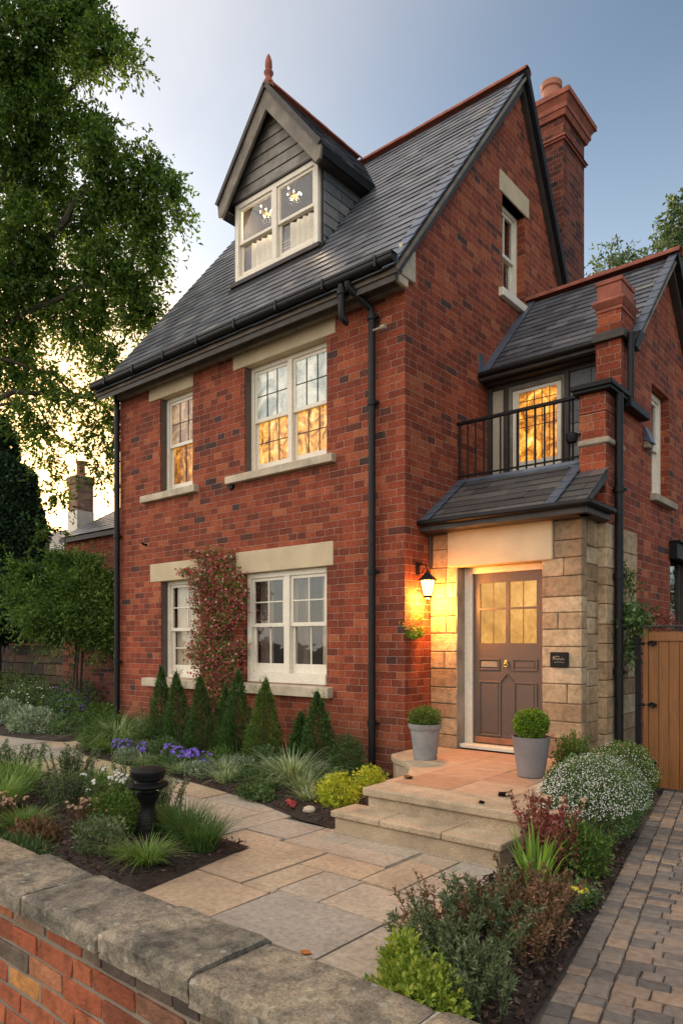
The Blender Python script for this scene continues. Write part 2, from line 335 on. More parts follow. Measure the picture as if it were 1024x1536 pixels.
# ------------------------------------------------------------------ foliage
def leaf_arrays(P, D, L, W):
    """one folded diamond per leaf; P base points, D directions, L lengths, W widths"""
    n = len(P); D = D/np.maximum(np.linalg.norm(D, axis=1, keepdims=True), 1e-6)
    r = rng.normal(size=(n, 3)); S = np.cross(D, r); S /= np.maximum(np.linalg.norm(S, axis=1, keepdims=True), 1e-6)
    U = np.cross(S, D)
    L = np.asarray(L).reshape(-1, 1); W = np.asarray(W).reshape(-1, 1)
    mid = P+D*L*.5+U*W*.25
    V = np.stack([P, mid+S*W*.5, P+D*L-U*L*.08, mid-S*W*.5], 1).reshape(-1, 3)
    return V
def mesh_quads(name, V, mat, parent, faces=None):
    V = np.asarray(V, dtype=np.float32); n = len(V)//4
    me = bpy.data.meshes.new(name); me.vertices.add(len(V)); me.vertices.foreach_set('co', V.ravel())
    if faces is None:
        me.loops.add(n*4); me.loops.foreach_set('vertex_index', np.arange(n*4, dtype=np.int32))
        me.polygons.add(n); me.polygons.foreach_set('loop_start', np.arange(0, n*4, 4, dtype=np.int32))
    else:
        faces = np.asarray(faces, dtype=np.int32); m = len(faces)
        me.loops.add(m*4); me.loops.foreach_set('vertex_index', faces.ravel())
        me.polygons.add(m); me.polygons.foreach_set('loop_start', np.arange(0, m*4, 4, dtype=np.int32))
    me.update(calc_edges=True); me.materials.append(mat)
    return link(bpy.data.objects.new(name, me), parent)
def rsph(n):
    v = rng.normal(size=(n, 3)); return v/np.linalg.norm(v, axis=1, keepdims=True)
def lumpy(pts, s=3.0, seed=0):
    return np.array([mnoise.noise(Vector((p[0]*s+seed, p[1]*s-seed, p[2]*s))) for p in pts])
def blob_leaves(n, c, r, size, asp=.5, up=.3, shell=.55, lump=.35, ls=2.2, jitter=.8, seed=0, dirv=None, zmin=None):
    """leaves in an uneven ellipsoid, denser toward its outside"""
    d = rsph(n); rad = shell+(1-shell)*rng.random(n)**.6
    rad = rad*(1+lump*lumpy(d, ls, seed))
    q = d*rad[:, None]*np.array(r)
    P = q+np.array(c)
    dd = d/np.array(r)*min(r); dd = dd+rng.normal(size=(n, 3))*jitter; dd[:, 2] += up
    if dirv is not None: dd += np.array(dirv)
    Ls = size*rng.uniform(.6, 1.3, n)
    if zmin is not None: k = P[:, 2] > zmin; P, dd, Ls = P[k], dd[k], Ls[k]
    return leaf_arrays(P, dd, Ls, Ls*asp)
def cat(*a): return np.concatenate(a, 0)
def blades(n, spread, length, width, droop=.6, lean=.5, up=1.0, c=(0, 0, 0), segs=4, flat=False):
    """curved grass blades rising out of one crown"""
    a = rng.uniform(0, 2*np.pi, n); rr = spread*np.sqrt(rng.random(n))
    base = np.stack([rr*np.cos(a), rr*np.sin(a), np.zeros(n)], 1)+np.array(c)
    out = np.stack([np.cos(a), np.sin(a), np.zeros(n)], 1)+rng.normal(size=(n, 3))*.35; out[:, 2] = 0
    ln = rng.uniform(.1, 1, n)[:, None]*lean*1.6; Ls = length*rng.uniform(.55, 1.1, n)[:, None]
    dr = droop*rng.uniform(.3, 1.2, n)[:, None]
    side = np.cross(out, [0, 0, 1.]); side /= np.maximum(np.linalg.norm(side, axis=1, keepdims=True), 1e-6)
    rows = []
    for k in range(segs+1):
        t = k/segs
        p = base+out*Ls*(ln*t+dr*t*t*.6)+np.array([0, 0, 1.])*Ls*(t*up-dr*t*t*t*.7)
        w = width*(1-t**1.6)*.5+.0006
        rows.append(np.stack([p-side*w, p+side*w], 1))
    V = np.stack(rows, 1).reshape(-1, 3)       # n*(segs+1)*2
    per = (segs+1)*2; F = []
    b = np.arange(n)*per
    for k in range(segs): F.append(np.stack([b+2*k, b+2*k+1, b+2*k+3, b+2*k+2], 1))
    return V, np.concatenate(F, 0)
def join(parts):
    V = []; F = []; o = 0
    for v, f in parts: V.append(v); F.append(f+o); o += len(v)
    return np.concatenate(V), np.concatenate(F)
def twig_leaves(n_tw, c, r, size, asp=.4, per=14, tl=.35, gen=(.3, 0, -.3), lump=.3, jit=.35):
    """sprays: leaves strung along short drooping twigs inside an uneven ellipsoid"""
    d = rsph(n_tw); rad = rng.random(n_tw)**.45
    S = d*rad[:, None]*np.array(r)+np.array(c)
    T = d*.7+np.array(gen)+rng.normal(size=(n_tw, 3))*.5; T /= np.linalg.norm(T, axis=1, keepdims=True)
    t = np.linspace(.05, 1, per)[None, :, None]
    ll = tl*rng.uniform(.6, 1.3, n_tw)[:, None, None]
    P = S[:, None, :]+T[:, None, :]*t*ll; P[:, :, 2] -= (t[:, :, 0]**2)*ll[:, :, 0]*.35
    P = P.reshape(-1, 3)+rng.normal(size=(n_tw*per, 3))*.02
    D = np.repeat(T, per, 0)+rng.normal(size=(n_tw*per, 3))*jit*2.2; D[:, 2] -= .35
    Ls = size*rng.uniform(.6, 1.3, len(P))
    return leaf_arrays(P, D, Ls, Ls*asp)
def stems(n, spread, h, r, lean=.4, c=(0, 0, 0)):
    m = MB(); tips = []
    for i in range(n):
        a = random.uniform(0, 6.28); q = spread*.35*random.random(); k = lean*random.uniform(.2, 1)
        b = Vector((c[0]+q*math.cos(a), c[1]+q*math.sin(a), c[2])); hh = h*random.uniform(.7, 1.05)
        p1 = b+Vector((math.cos(a)*k*hh*.35, math.sin(a)*k*hh*.35, hh*.55)); p2 = b+Vector((math.cos(a)*k*hh, math.sin(a)*k*hh, hh))
        m.tube([b, p1, p2], [r, r*.75, r*.35], 5); tips.append((b, p1, p2))
    return m, tips
def needles_on(tips, n_per, size, asp, jit=.9, up=.5, t0=.15):
    P = []; D = []
    for b, p1, p2 in tips:
        t = t0+(1-t0)*rng.random(n_per); b_, q1, q2 = (np.array(x) for x in (b, p1, p2))
        p = np.where((t < .5)[:, None], b_+(q1-b_)*(t*2)[:, None], q1+(q2-q1)*((t-.5)*2)[:, None])
        P.append(p+rng.normal(size=p.shape)*.006); dd = np.tile((q2-b_)/np.linalg.norm(q2-b_)*up, (n_per, 1))+rng.normal(size=p.shape)*jit*.6; D.append(dd)
    P = np.concatenate(P); D = np.concatenate(D); Ls = size*rng.uniform(.6, 1.25, len(P))
    return leaf_arrays(P, D, Ls, Ls*asp)
# pixel of the photo's frame at a chosen distance -> a point of the place (only for siting far trees)
CAM = Vector((4.4305, -6.3358, 1.5)); TH = math.atan2(888, 1054)
FW = Vector((-math.sin(TH), math.cos(TH), 0)); RT = Vector((math.cos(TH), math.sin(TH), 0))
def at(px, py, D): return CAM+FW*D+RT*((px-512)/1054*D)+Vector((0, 0, (965-py)/1054*D))

# ------------------------------------------------------------------ world, sun, camera
SUN_DIR = Vector((-.885, .465, 0)).normalized(); EL = R(5.5)
sd0 = Vector((SUN_DIR.x, SUN_DIR.y, .12)).normalized(); w = bpy.data.worlds.new('World'); scene.world = w; w.use_nodes = True
wt = w.node_tree; bg = wt.nodes['Background']
sky = wt.nodes.new('ShaderNodeTexSky'); sky.sky_type = 'NISHITA'; sky.sun_disc = False
sky.sun_elevation = EL; sky.sun_rotation = math.atan2(SUN_DIR.x, SUN_DIR.y)
sky.air_density = 1.0; sky.dust_density = 1.0; sky.ozone_density = 2.2
hs = wt.nodes.new('ShaderNodeHueSaturation'); hs.inputs['Saturation'].default_value = .86; hs.inputs['Value'].default_value = .60
wt.links.new(sky.outputs[0], hs.inputs['Color'])
# soft fill glow added to the sky behind the camera to brighten the front
tcn = wt.nodes.new('ShaderNodeTexCoord'); dp_ = wt.nodes.new('ShaderNodeVectorMath'); dp_.operation = 'DOT_PRODUCT'
wt.links.new(tcn.outputs['Generated'], dp_.inputs[0]); dp_.inputs[1].default_value = Vector((-.35, -.80, .62)).normalized()
mr = wt.nodes.new('ShaderNodeMapRange'); mr.interpolation_type = 'SMOOTHSTEP'; wt.links.new(dp_.outputs['Value'], mr.inputs['Value'])
mr.inputs['From Min'].default_value = -.15; mr.inputs['From Max'].default_value = .95
fill_n = wt.nodes.new('ShaderNodeTexNoise'); fill_n.inputs['Scale'].default_value = 2.2; fill_n.inputs['Detail'].default_value = 5; wt.links.new(tcn.outputs['Generated'], fill_n.inputs['Vector'])
ml = wt.nodes.new('ShaderNodeMath'); ml.operation = 'MULTIPLY'; wt.links.new(mr.outputs[0], ml.inputs[0]); wt.links.new(fill_n.outputs['Fac'], ml.inputs[1])
cm = wt.nodes.new('ShaderNodeVectorMath'); cm.operation = 'SCALE'; cm.inputs[0].default_value = (1.0, .84, .68); wt.links.new(ml.outputs[0], cm.inputs['Scale'])
gn = wt.nodes.new('ShaderNodeVectorMath'); gn.operation = 'SCALE'; gn.inputs['Scale'].default_value = FILL_GLOW = 7.6; wt.links.new(cm.outputs[0], gn.inputs[0])
ad_ = wt.nodes.new('ShaderNodeVectorMath'); ad_.operation = 'ADD'; wt.links.new(hs.outputs[0], ad_.inputs[0]); wt.links.new(gn.outputs[0], ad_.inputs[1])
sz = wt.nodes.new('ShaderNodeSeparateXYZ'); wt.links.new(tcn.outputs['Generated'], sz.inputs[0])
hz = wt.nodes.new('ShaderNodeMapRange'); hz.interpolation_type = 'SMOOTHSTEP'; wt.links.new(sz.outputs[2], hz.inputs['Value'])
hz.inputs['From Min'].default_value = .70; hz.inputs['From Max'].default_value = .18                       # pale evening haze low in the sky
hc = wt.nodes.new('ShaderNodeVectorMath'); hc.operation = 'SCALE'; hc.inputs[0].default_value = (.78, .80, .83); wt.links.new(hz.outputs[0], hc.inputs['Scale'])
sg_ = wt.nodes.new('ShaderNodeVectorMath'); sg_.operation = 'DOT_PRODUCT'; wt.links.new(tcn.outputs['Generated'], sg_.inputs[0]); sg_.inputs[1].default_value = sd0
sp_ = wt.nodes.new('ShaderNodeMapRange'); sp_.interpolation_type = 'SMOOTHERSTEP'; wt.links.new(sg_.outputs['Value'], sp_.inputs['Value']); sp_.inputs['From Min'].default_value = .90; sp_.inputs['From Max'].default_value = 1.0
sc_ = wt.nodes.new('ShaderNodeVectorMath'); sc_.operation = 'SCALE'; sc_.inputs[0].default_value = (3.4, 2.1, 1.0); wt.links.new(sp_.outputs[0], sc_.inputs['Scale'])
a2_ = wt.nodes.new('ShaderNodeVectorMath'); a2_.operation = 'ADD'; wt.links.new(ad_.outputs[0], a2_.inputs[0]); wt.links.new(hc.outputs[0], a2_.inputs[1])
a3_ = wt.nodes.new('ShaderNodeVectorMath'); a3_.operation = 'ADD'; wt.links.new(a2_.outputs[0], a3_.inputs[0]); wt.links.new(sc_.outputs[0], a3_.inputs[1])
tn_ = wt.nodes.new('ShaderNodeMix'); tn_.data_type = 'RGBA'; tn_.blend_type = 'MULTIPLY'; wt.links.new(sp_.outputs[0], tn_.inputs[0]); wt.links.new(a3_.outputs[0], tn_.inputs[6]); tn_.inputs[7].default_value = (1, .74, .42, 1)
wt.links.new(tn_.outputs[2], bg.inputs[0]); bg.inputs[1].default_value = .15
sl = bpy.data.lights.new('sun', 'SUN'); sl.energy = 2.0; sl.angle = R(.5); sl.color = (1, .68, .40)
so = link(bpy.data.objects.new('sun', sl))
sd = Vector((SUN_DIR.x*math.cos(EL), SUN_DIR.y*math.cos(EL), math.sin(EL)))
so.rotation_euler = (-sd).to_track_quat('-Z', 'Y').to_euler(); so.location = (-20, 8, 12)
cam = bpy.data.cameras.new('camera'); co = link(bpy.data.objects.new('camera', cam)); scene.camera = co
co.location = CAM; co.rotation_euler = (R(90), 0, TH)
cam.sensor_fit = 'HORIZONTAL'; cam.sensor_width = 36; cam.lens = 1054/1024*36; cam.shift_y = 197/1024
cam.clip_end = 3000; cam.clip_start = .05
scene.view_settings.view_transform = 'Standard'; scene.view_settings.look = 'None'
scene.view_settings.exposure = EXPOSURE = 1.6; scene.view_settings.gamma = 1
scene.render.engine = 'CYCLES'
try:
    scene.cycles.use_denoising = True; scene.cycles.max_bounces = 8; scene.cycles.transparent_max_bounces = 12
except Exception: pass

fY = lambda u, d, z: (u, d, z)                      # a wall facing -Y
def fX(c): return lambda u, d, z: (c-d, u, z)       # a wall facing +X
def wall_strips(m, u0, u1, z0, top, holes, th, brk=(), d0=0):
    """solid wall round openings; top(u) is its upper edge"""
    us = sorted({u0, u1, *[h[0] for h in holes], *[h[1] for h in holes], *brk}); us = [u for u in us if u0 <= u <= u1]
    for a, b in zip(us[:-1], us[1:]):
        mid = (a+b)/2; hs = sorted([(h[2], h[3]) for h in holes if h[0] < mid < h[1]]); z = z0
        for (p, q) in hs:
            if p > z: m.add(*pr(a, b, z, z, p, p, d0, th))
            z = q
        m.add(*pr(a, b, z, z, top(a+1e-4), top(b-1e-4), d0, th))
def pr(a, b, za, zb, ta, tb, d0, th):
    vs = [(a, d0, za), (b, d0, zb), (b, d0, tb), (a, d0, ta)]; vs += [(x, d0+th, z) for x, _, z in vs]
    return vs, [(0,1,2,3),(7,6,5,4),(0,4,5,1),(1,5,6,2),(2,6,7,3),(3,7,4,0)]
def masonry(m, u0, u1, z0, z1, holes, d0, depth, wmin=.16, wmax=.42, hs=(.15, .215), gap=.007):
    z = z0; odd = 0
    while z < z1-.03:
        h = random.uniform(*hs)
        if z1-(z+h) < .09: h = z1-z
        z2 = z+h
        for hh in holes:                                      # courses stop at the opening heads
            for zz in (hh[2], hh[3]):
                if z+.06 < zz < z2: z2 = zz
        u = u0; odd ^= 1; first = True
        spans = [(u0, u1)]
        for hh in holes:
            if hh[2] < (z+z2)/2 < hh[3]:
                ns = []
                for a, b in spans:
                    if hh[0] > a: ns.append((a, min(b, hh[0])))
                    if hh[1] < b: ns.append((max(a, hh[1]), b))
                spans = [s for s in ns if s[1]-s[0] > .01]
        for a, b in spans:
            u = a
            while u < b-.005:
                ww = random.uniform(wmin, wmax)
                if b-(u+ww) < wmin*.7: ww = b-u
                j = [random.uniform(-.006, .007) for _ in range(4)]
                x0, x1, zz0, zz1 = u+gap/2, u+ww-gap/2, z+gap/2, z2-gap/2
                vs = [(x0, d0-j[0], zz0), (x1, d0-j[1], zz0), (x1, d0+depth, zz0), (x0, d0+depth, zz0),
                      (x0, d0-j[2], zz1), (x1, d0-j[3], zz1), (x1, d0+depth, zz1), (x0, d0+depth, zz1)]
                m.add(vs, [(0,3,2,1),(4,5,6,7),(0,1,5,4),(1,2,6,5),(2,3,7,6),(3,0,4,7)])
                u += ww
        z = z2
    return m
def slate_field(m, o, ud, vd, wid, length, sw=.25, ex=.17, th=.008, keep=None, jit=.003):
    """courses of separate lapped slates on a slope; ud across, vd up the slope"""
    o = Vector(o); ud = Vector(ud).normalized(); vd = Vector(vd).normalized(); n = ud.cross(vd).normalized()
    if n.z < 0: n = -n
    rows = int(length/ex)+1
    for r in range(rows):
        v0 = r*ex; v1 = min(v0+ex*1.55, length)
        if v0 >= length-.02: break
        u = -(sw*.5 if r % 2 else 0)-random.uniform(0, .04)
        while u < wid:
            a = max(u, 0); ww = sw*random.uniform(.86, 1.14); b = min(u+ww, wid)
            if b-a > .03 and (keep is None or keep((a+b)/2, v0)):
                l0 = .018+random.uniform(0, .006); l1 = .004; dv = random.uniform(-jit, jit)*2; g = .0018
                p = [(a+g, v0+dv, l0), (b-g, v0+dv+random.uniform(-jit, jit), l0+random.uniform(-.002, .002)), (b-g, v1, l1), (a+g, v1, l1)]
                vs = [o+ud*x+vd*y+n*z for x, y, z in p]+[o+ud*x+vd*y+n*(z-th) for x, y, z in p]
                m.add(vs, [(0,1,2,3),(7,6,5,4),(0,4,5,1),(1,5,6,2),(2,6,7,3),(3,7,4,0)])
            u += ww
    return m
def ridge_tiles(m, a, b, r=.10, step=.42):
    a = Vector(a); b = Vector(b); d = (b-a).normalized(); L = (b-a).length; n = max(1, round(L/step)); s = L/n
    side = d.cross(Vector((0, 0, 1))).normalized()
    for i in range(n):
        p0 = a+d*(i*s+.004); p1 = a+d*((i+1)*s+.012); rr = r*random.uniform(.96, 1.06); vs = []; fs = []
        for e, p in enumerate((p0, p1)):
            for t in (1.0, .84):
                for k in range(9):
                    g = math.pi*(k/8)*1.1-math.pi*.05
                    q = rr*t*(1.03 if e else 1); vs.append(p+side*math.cos(g)*q*1.05+Vector((0, 0, math.sin(g)*q*.8-.02)))
        for k in range(8):
            fs += [(k, k+1, 18+k+1, 18+k), (9+k+1, 9+k, 27+k, 27+k+1), (k+1, k, 9+k, 9+k+1), (18+k, 18+k+1, 27+k+1, 27+k)]
        fs += [(0, 18, 27, 9), (8, 17, 35, 26)]
        m.add(vs, fs)
    return m

def sash_window(parent, fn, u0, u1, z0, z1, rec, lights=1, mats=('glass', 'glass'), grid=((2, 2), (2, 1)), leaded=False, fr=.055, mull=.07, rail=.05, th_bar=.018, bottom=.09, split=.5, frame='white', name='window', apron=0):
    """sliding sash window: outer frame > sashes with bars, panes"""
    m = MB(fn); D = .10
    m.box(u0, u0+fr, rec, rec+D, z0, z1); m.box(u1-fr, u1, rec, rec+D, z0, z1)
    m.box(u0+fr, u1-fr, rec, rec+D, z1-fr, z1); m.box(u0+fr, u1-fr, rec-.015, rec+D, z0, z0+fr*.8+apron)
    edges = [u0+fr, u1-fr]
    if lights == 2:
        c = (u0+u1)/2; m.box(c-mull/2, c+mull/2, rec-.004, rec+D, z0+fr*.8+apron, z1-fr); ls = [(u0+fr, c-mull/2), (c+mull/2, u1-fr)]
    else: ls = [(u0+fr, u1-fr)]
    W = m.build(name, M[frame], parent, bevel=.004)
    za = z0+fr*.8+apron; zb = z1-fr; zm = za+(zb-za)*split
    for a, b in ls:
        for k, (p, q, dd) in enumerate(((zm-rail*.5, zb, rec+.022), (za, zm+rail*.5, rec+.058))):
            s = MB(fn); st = .042; bt = bottom if k == 1 else rail
            s.box(a+.002, a+st, dd, dd+.032, p, q); s.box(b-st, b-.002, dd, dd+.032, p, q)
            s.box(a+st, b-st, dd, dd+.032, q-(rail if k else st), q); s.box(a+st, b-st, dd, dd+.032, p, p+bt)
            ga, gb, gc, gd = a+st, b-st, p+bt, q-(rail if k else st)
            nx, nz = grid[k]
            bars = MB(fn) if leaded else s; tb = .011 if leaded else th_bar; fd = dd+.004
            for i in range(1, nx): x = ga+(gb-ga)*i/nx; bars.box(x-tb/2, x+tb/2, fd, fd+.024, gc, gd)
            for j in range(1, nz):
                z = gc+(gd-gc)*j/nz; bars.box(ga, gb, fd+.002, fd+.022, z-tb/2, z+tb/2)
            s.build('sash', M[frame], W, bevel=.003)
            if leaded: bars.build('lead_bars', M['leadbar'], W)
            g = MB(fn); g.box(ga-.004, gb+.004, dd+.014, dd+.018, gc-.004, gd+.004)
            g.build('pane', M[mats[k]], W)
    return W
def curtain(parent, fn, u0, u1, z0, z1, d, mat, amp=.02, wl=.09, name='curtain'):
    m = MB(fn); n = max(8, int((u1-u0)/.012)); vs = []; ph = random.uniform(0, 6)
    for z in (z0, z1):
        for i in range(n+1):
            u = u0+(u1-u0)*i/n; vs.append((u, d+amp*math.sin(u/wl*6.28+ph+.6*math.sin(u*13)), z))
    m.add(vs, [(i, i+1, n+1+i+1, n+1+i) for i in range(n)])
    return m.build(name, M[mat], parent, smooth=True, rec=False)

# ------------------------------------------------------------------ the house
house = thing('brick_house', 'tall red brick house with a slate roof, dormer and lit windows filling the picture', 'house', (0, 0, 0))
XL = -5.55
# openings of the front: u0,u1,z0,z1
F_UL = (-4.48, -3.70, 3.76, 5.20); F_UR = (-2.60, -1.14, 3.76, 5.20)
F_LL = (-4.46, -3.53, .98, 2.45); F_LR = (-2.62, -1.14, .98, 2.45)
m = MB(fY); wall_strips(m, XL, 0, -.3, lambda u: 5.50, [F_UL, F_UR, F_LL, F_LR], .30)
m.build('front_wall', M['brick'], house)
def gtop(y): return (5.86+1.27*y if y < 2.77 else 9.37-1.70*(y-2.77))-.05
GW = (2.27, 2.95, 6.26, 7.55)
m = MB(fX(0)); wall_strips(m, .30, 5.0, -.3, gtop, [GW], .30, brk=(2.77,))
m.add(*pr(.0, .30, 5.50, 5.50, gtop(0), gtop(.3), 0, .30))
m.build('gable_wall', M['brick'], house)
m = MB(fX(XL+.30)); wall_strips(m, .30, 5.0, -.3, gtop, [], .30, brk=(2.77,)); m.build('far_gable_wall', M['brick'], house)
m = MB(); m.box(XL, 0, 4.7, 5.0, -.3, 5.5); m.build('rear_wall', M['brick'], house)

# lintels and sills
def lintel(fn, u0, u1, z0, z1, p=.012, d=.16, mat='stone', name='lintel'):
    m = MB(fn); m.box(u0, u1, -p, d, z0, z1); return m.build(name, M[mat], house, bevel=.006)
lintel(fY, -4.75, -3.68, 5.19, 5.43); lintel(fY, -2.82, -1.0, 5.19, 5.46)
lintel(fY, -4.72, -3.30, 2.43, 2.70); lintel(fY, -2.76, -1.03, 2.43, 2.72)
lintel(fX(0), 2.18, 3.05, 7.55, 7.83, .02)
def sill(par, fn, u0, u1, z0, z1, p=.09, mat='sill', d=.16):
    m = MB(fn); m.add([(u0, -p, z0), (u1, -p, z0), (u1, d, z0), (u0, d, z0), (u0, -p, z1-.02), (u1, -p, z1-.02), (u1, d, z1), (u0, d, z1)],
        [(0,3,2,1),(4,5,6,7),(0,1,5,4),(1,2,6,5),(2,3,7,6),(3,0,4,7)])
    return m.build('sill', M[mat], par, bevel=.006)
def reveal(par, fn, h, mat='reveal_brown'):
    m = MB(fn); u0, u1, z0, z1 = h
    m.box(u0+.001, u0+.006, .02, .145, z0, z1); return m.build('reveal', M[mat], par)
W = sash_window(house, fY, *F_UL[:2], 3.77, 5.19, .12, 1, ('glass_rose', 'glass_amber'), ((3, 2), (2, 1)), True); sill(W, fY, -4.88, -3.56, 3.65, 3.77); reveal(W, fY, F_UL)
W = sash_window(house, fY, *F_UR[:2], 3.77, 5.19, .12, 2, ('glass_skyrefl', 'glass_gold'), ((3, 2), (3, 2)), True); sill(W, fY, -2.90, -.99, 3.65, 3.77); reveal(W, fY, F_UR)
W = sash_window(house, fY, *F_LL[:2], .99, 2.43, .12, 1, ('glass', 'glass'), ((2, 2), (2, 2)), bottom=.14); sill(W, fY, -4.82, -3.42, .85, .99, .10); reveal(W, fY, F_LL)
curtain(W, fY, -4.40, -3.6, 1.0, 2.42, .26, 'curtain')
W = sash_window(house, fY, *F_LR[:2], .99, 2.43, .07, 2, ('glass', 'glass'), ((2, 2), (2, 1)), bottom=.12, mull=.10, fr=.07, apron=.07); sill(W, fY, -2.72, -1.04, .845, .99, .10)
for a, b, mt in ((-2.58, -2.30, 'curtain_dark'), (-2.12, -1.84, 'curtain'), (-1.86, -1.66, 'curtain_dark'), (-1.42, -1.15, 'curtain')): curtain(W, fY, a, b, 1.0, 2.42, .27, mt)
m = MB(); m.box(-4.9, -.4, 1.25, 1.28, -.2, 5.3); m.box(-5.2, -.35, .31, 1.25, 2.9, 2.95); m.build('inner_wall', M['dark_room'], house)
W = sash_window(house, fX(0), 2.27, 2.95, 6.26, 7.55, .12, 1, ('glass', 'glass'), ((2, 1), (2, 1)), fr=.06); sill(W, fX(0), 2.17, 3.05, 6.13, 6.26, .07, 'white')
curtain(W, fX(0), 2.3, 2.92, 6.3, 7.5, .33, 'curtain')

# eaves
m = MB(); m.box(XL-.03, .02, -.10, -.001, 5.37, 5.44); m.box(XL-.05, .03, -.26, -.001, 5.44, 5.50); m.build('eaves_board', M['barge'], house, bevel=.008)
m = MB(); m.box(XL-.22, .10, -.30, -.262, 5.42, 5.60); m.build('fascia', M['barge_dk'], house, bevel=.004)
m = MB(); m.tube([(XL-.24, -.355, 5.56), (.11, -.355, 5.56)], .052, 14)
m.box(XL-.24, .11, -.41, -.29, 5.585, 5.612)
for i in range(8): x = XL+.2+i*.75; m.box(x-.012, x+.012, -.418, -.30, 5.50, 5.615)
m.build('gutter', M['gutter'], house, smooth=True)
m = MB(); m.box(-.005, .045, -.11, .15, 5.49, 5.84); m.box(.002, .05, -.18, .0, 5.38, 5.47); m.build('kneeler_stone', M['sill'], house, bevel=.008)

# main roof
def roof_z(y): return 5.88+1.27*y
prof = [(-.28, 5.50), (2.77, 9.39), (5.25, 5.17), (5.25, 5.06), (2.77, 9.22), (-.28, 5.38)]
m = MB(); m.prism([(XL-.20, y, z-.03) for y, z in prof], (5.82, 0, 0)); m.build('roof_deck', M['timber'], house)
m = MB(); slate_field(m, (XL-.22, -.33, roof_z(-.33)), (1, 0, 0), (0, 1, 1.27), 5.80, math.hypot(3.1, 3.1*1.27), .25, .165)
slate_field(m, (XL-.22, 5.3, 9.39-1.7*2.53), (1, 0, 0), (0, -1, 1.7), 5.85, math.hypot(2.53, 2.53*1.7), .27, .18)
m.build('roof_slates', M['slate'], house)
m = MB(); n = 24
L = math.hypot(3.1, 3.1*1.27)
for i in range(n):
    v = Vector((0, 1, 1.27)).normalized(); nn = Vector((0, -1.27, 1)).normalized(); o = Vector((.03, -.33, roof_z(-.33)))+v*(L*i/n)
    m.obox(o+v*(L/n*.55)+nn*(.028+.0), (.075, 0, 0), v*(L/n*.58)+nn*-.006, nn*.008)
m.build('verge_tiles', M['lead'], house, bevel=.003)
m = MB(); m.beam((.06, -.30, 5.45), (.06, 2.78, 9.37), .03, .12, (1, 0, 0)); m.build('verge_board', M['barge'], house)
m = MB(); m.beam((.075, 2.75, 9.44), (.075, 5.25, 5.19), .10, .13, (1, 0, 0)); m.build('barge_board', M['black'], house)
m = MB(); ridge_tiles(m, (XL-.22, 2.77, 9.45), (.13, 2.77, 9.45), .085); m.build('ridge_tiles', M['terracotta'], house, smooth=True)

# dormer
dy = .80; DX0, DX1 = -3.68, -1.92; dc = -2.78
dm = MB(); dm.box(DX0, DX0+.10, dy, 3.0-.9, 6.9, 8.15)
dorm = MB(); dcheeks = []; dorm.box(DX0+.08, DX1-.08, 1.88, 1.90, 6.85, 8.15)
for x0, x1 in ((DX0, DX0+.07), (DX1-.07, DX1)):
    dq = MB(); dcheeks.append(dq); dq.add([(x0, dy, 6.82), (x1, dy, 6.82), (x1, dy, 8.18), (x0, dy, 8.18), (x0, 1.95, 8.30), (x1, 1.95, 8.30), (x0, 1.9, 8.18), (x1, 1.9, 8.18)],
        [(0,1,2,3), (0,3,6,4), (1,5,7,2), (3,2,7,6), (0,4,5,1), (4,6,7,5)])
DO = dorm.build('dormer', M['beige'], house)
for dq in dcheeks: dq.build('cheek', M['timber'], DO)
m = MB(fX(DX1+.012)); zz = 6.9; r_ = 0
while zz < 8.16:
    y = dy+.02+(.0 if r_ % 2 else -.0); h = .155
    yend = min((zz+h*.3-5.88)/1.27, 2.0)
    while y < yend:
        ww = random.uniform(.24, .36); b = min(y+ww, yend+.03)
        if b-y > .04: m.add([(y+.003, -.012, zz), (b-.003, -.012, zz+random.uniform(-.006, .006)), (b-.003, .012, zz), (y+.003, .012, zz), (y+.003, .002, zz+h+.02), (b-.003, .002, zz+h+.02), (b-.003, .012, zz+h+.02), (y+.003, .012, zz+h+.02)],
            [(0,3,2,1),(4,5,6,7),(0,1,5,4),(1,2,6,5),(2,3,7,6),(3,0,4,7)])
        y += ww
    zz += h; r_ += 1
m.build('cheek_slates', M['slate_hung'], DO)
m = MB(lambda u, d, z: (DX0-.012+d, u, z)); zz = 6.9
while zz < 8.16:
    yend = min((zz-5.88)/1.27, 2.0); m.box(dy+.0, max(yend, dy+.1), -.01, .01, zz, zz+.15); zz += .155
m.build('cheek_slates', M['slate_hung'], DO)
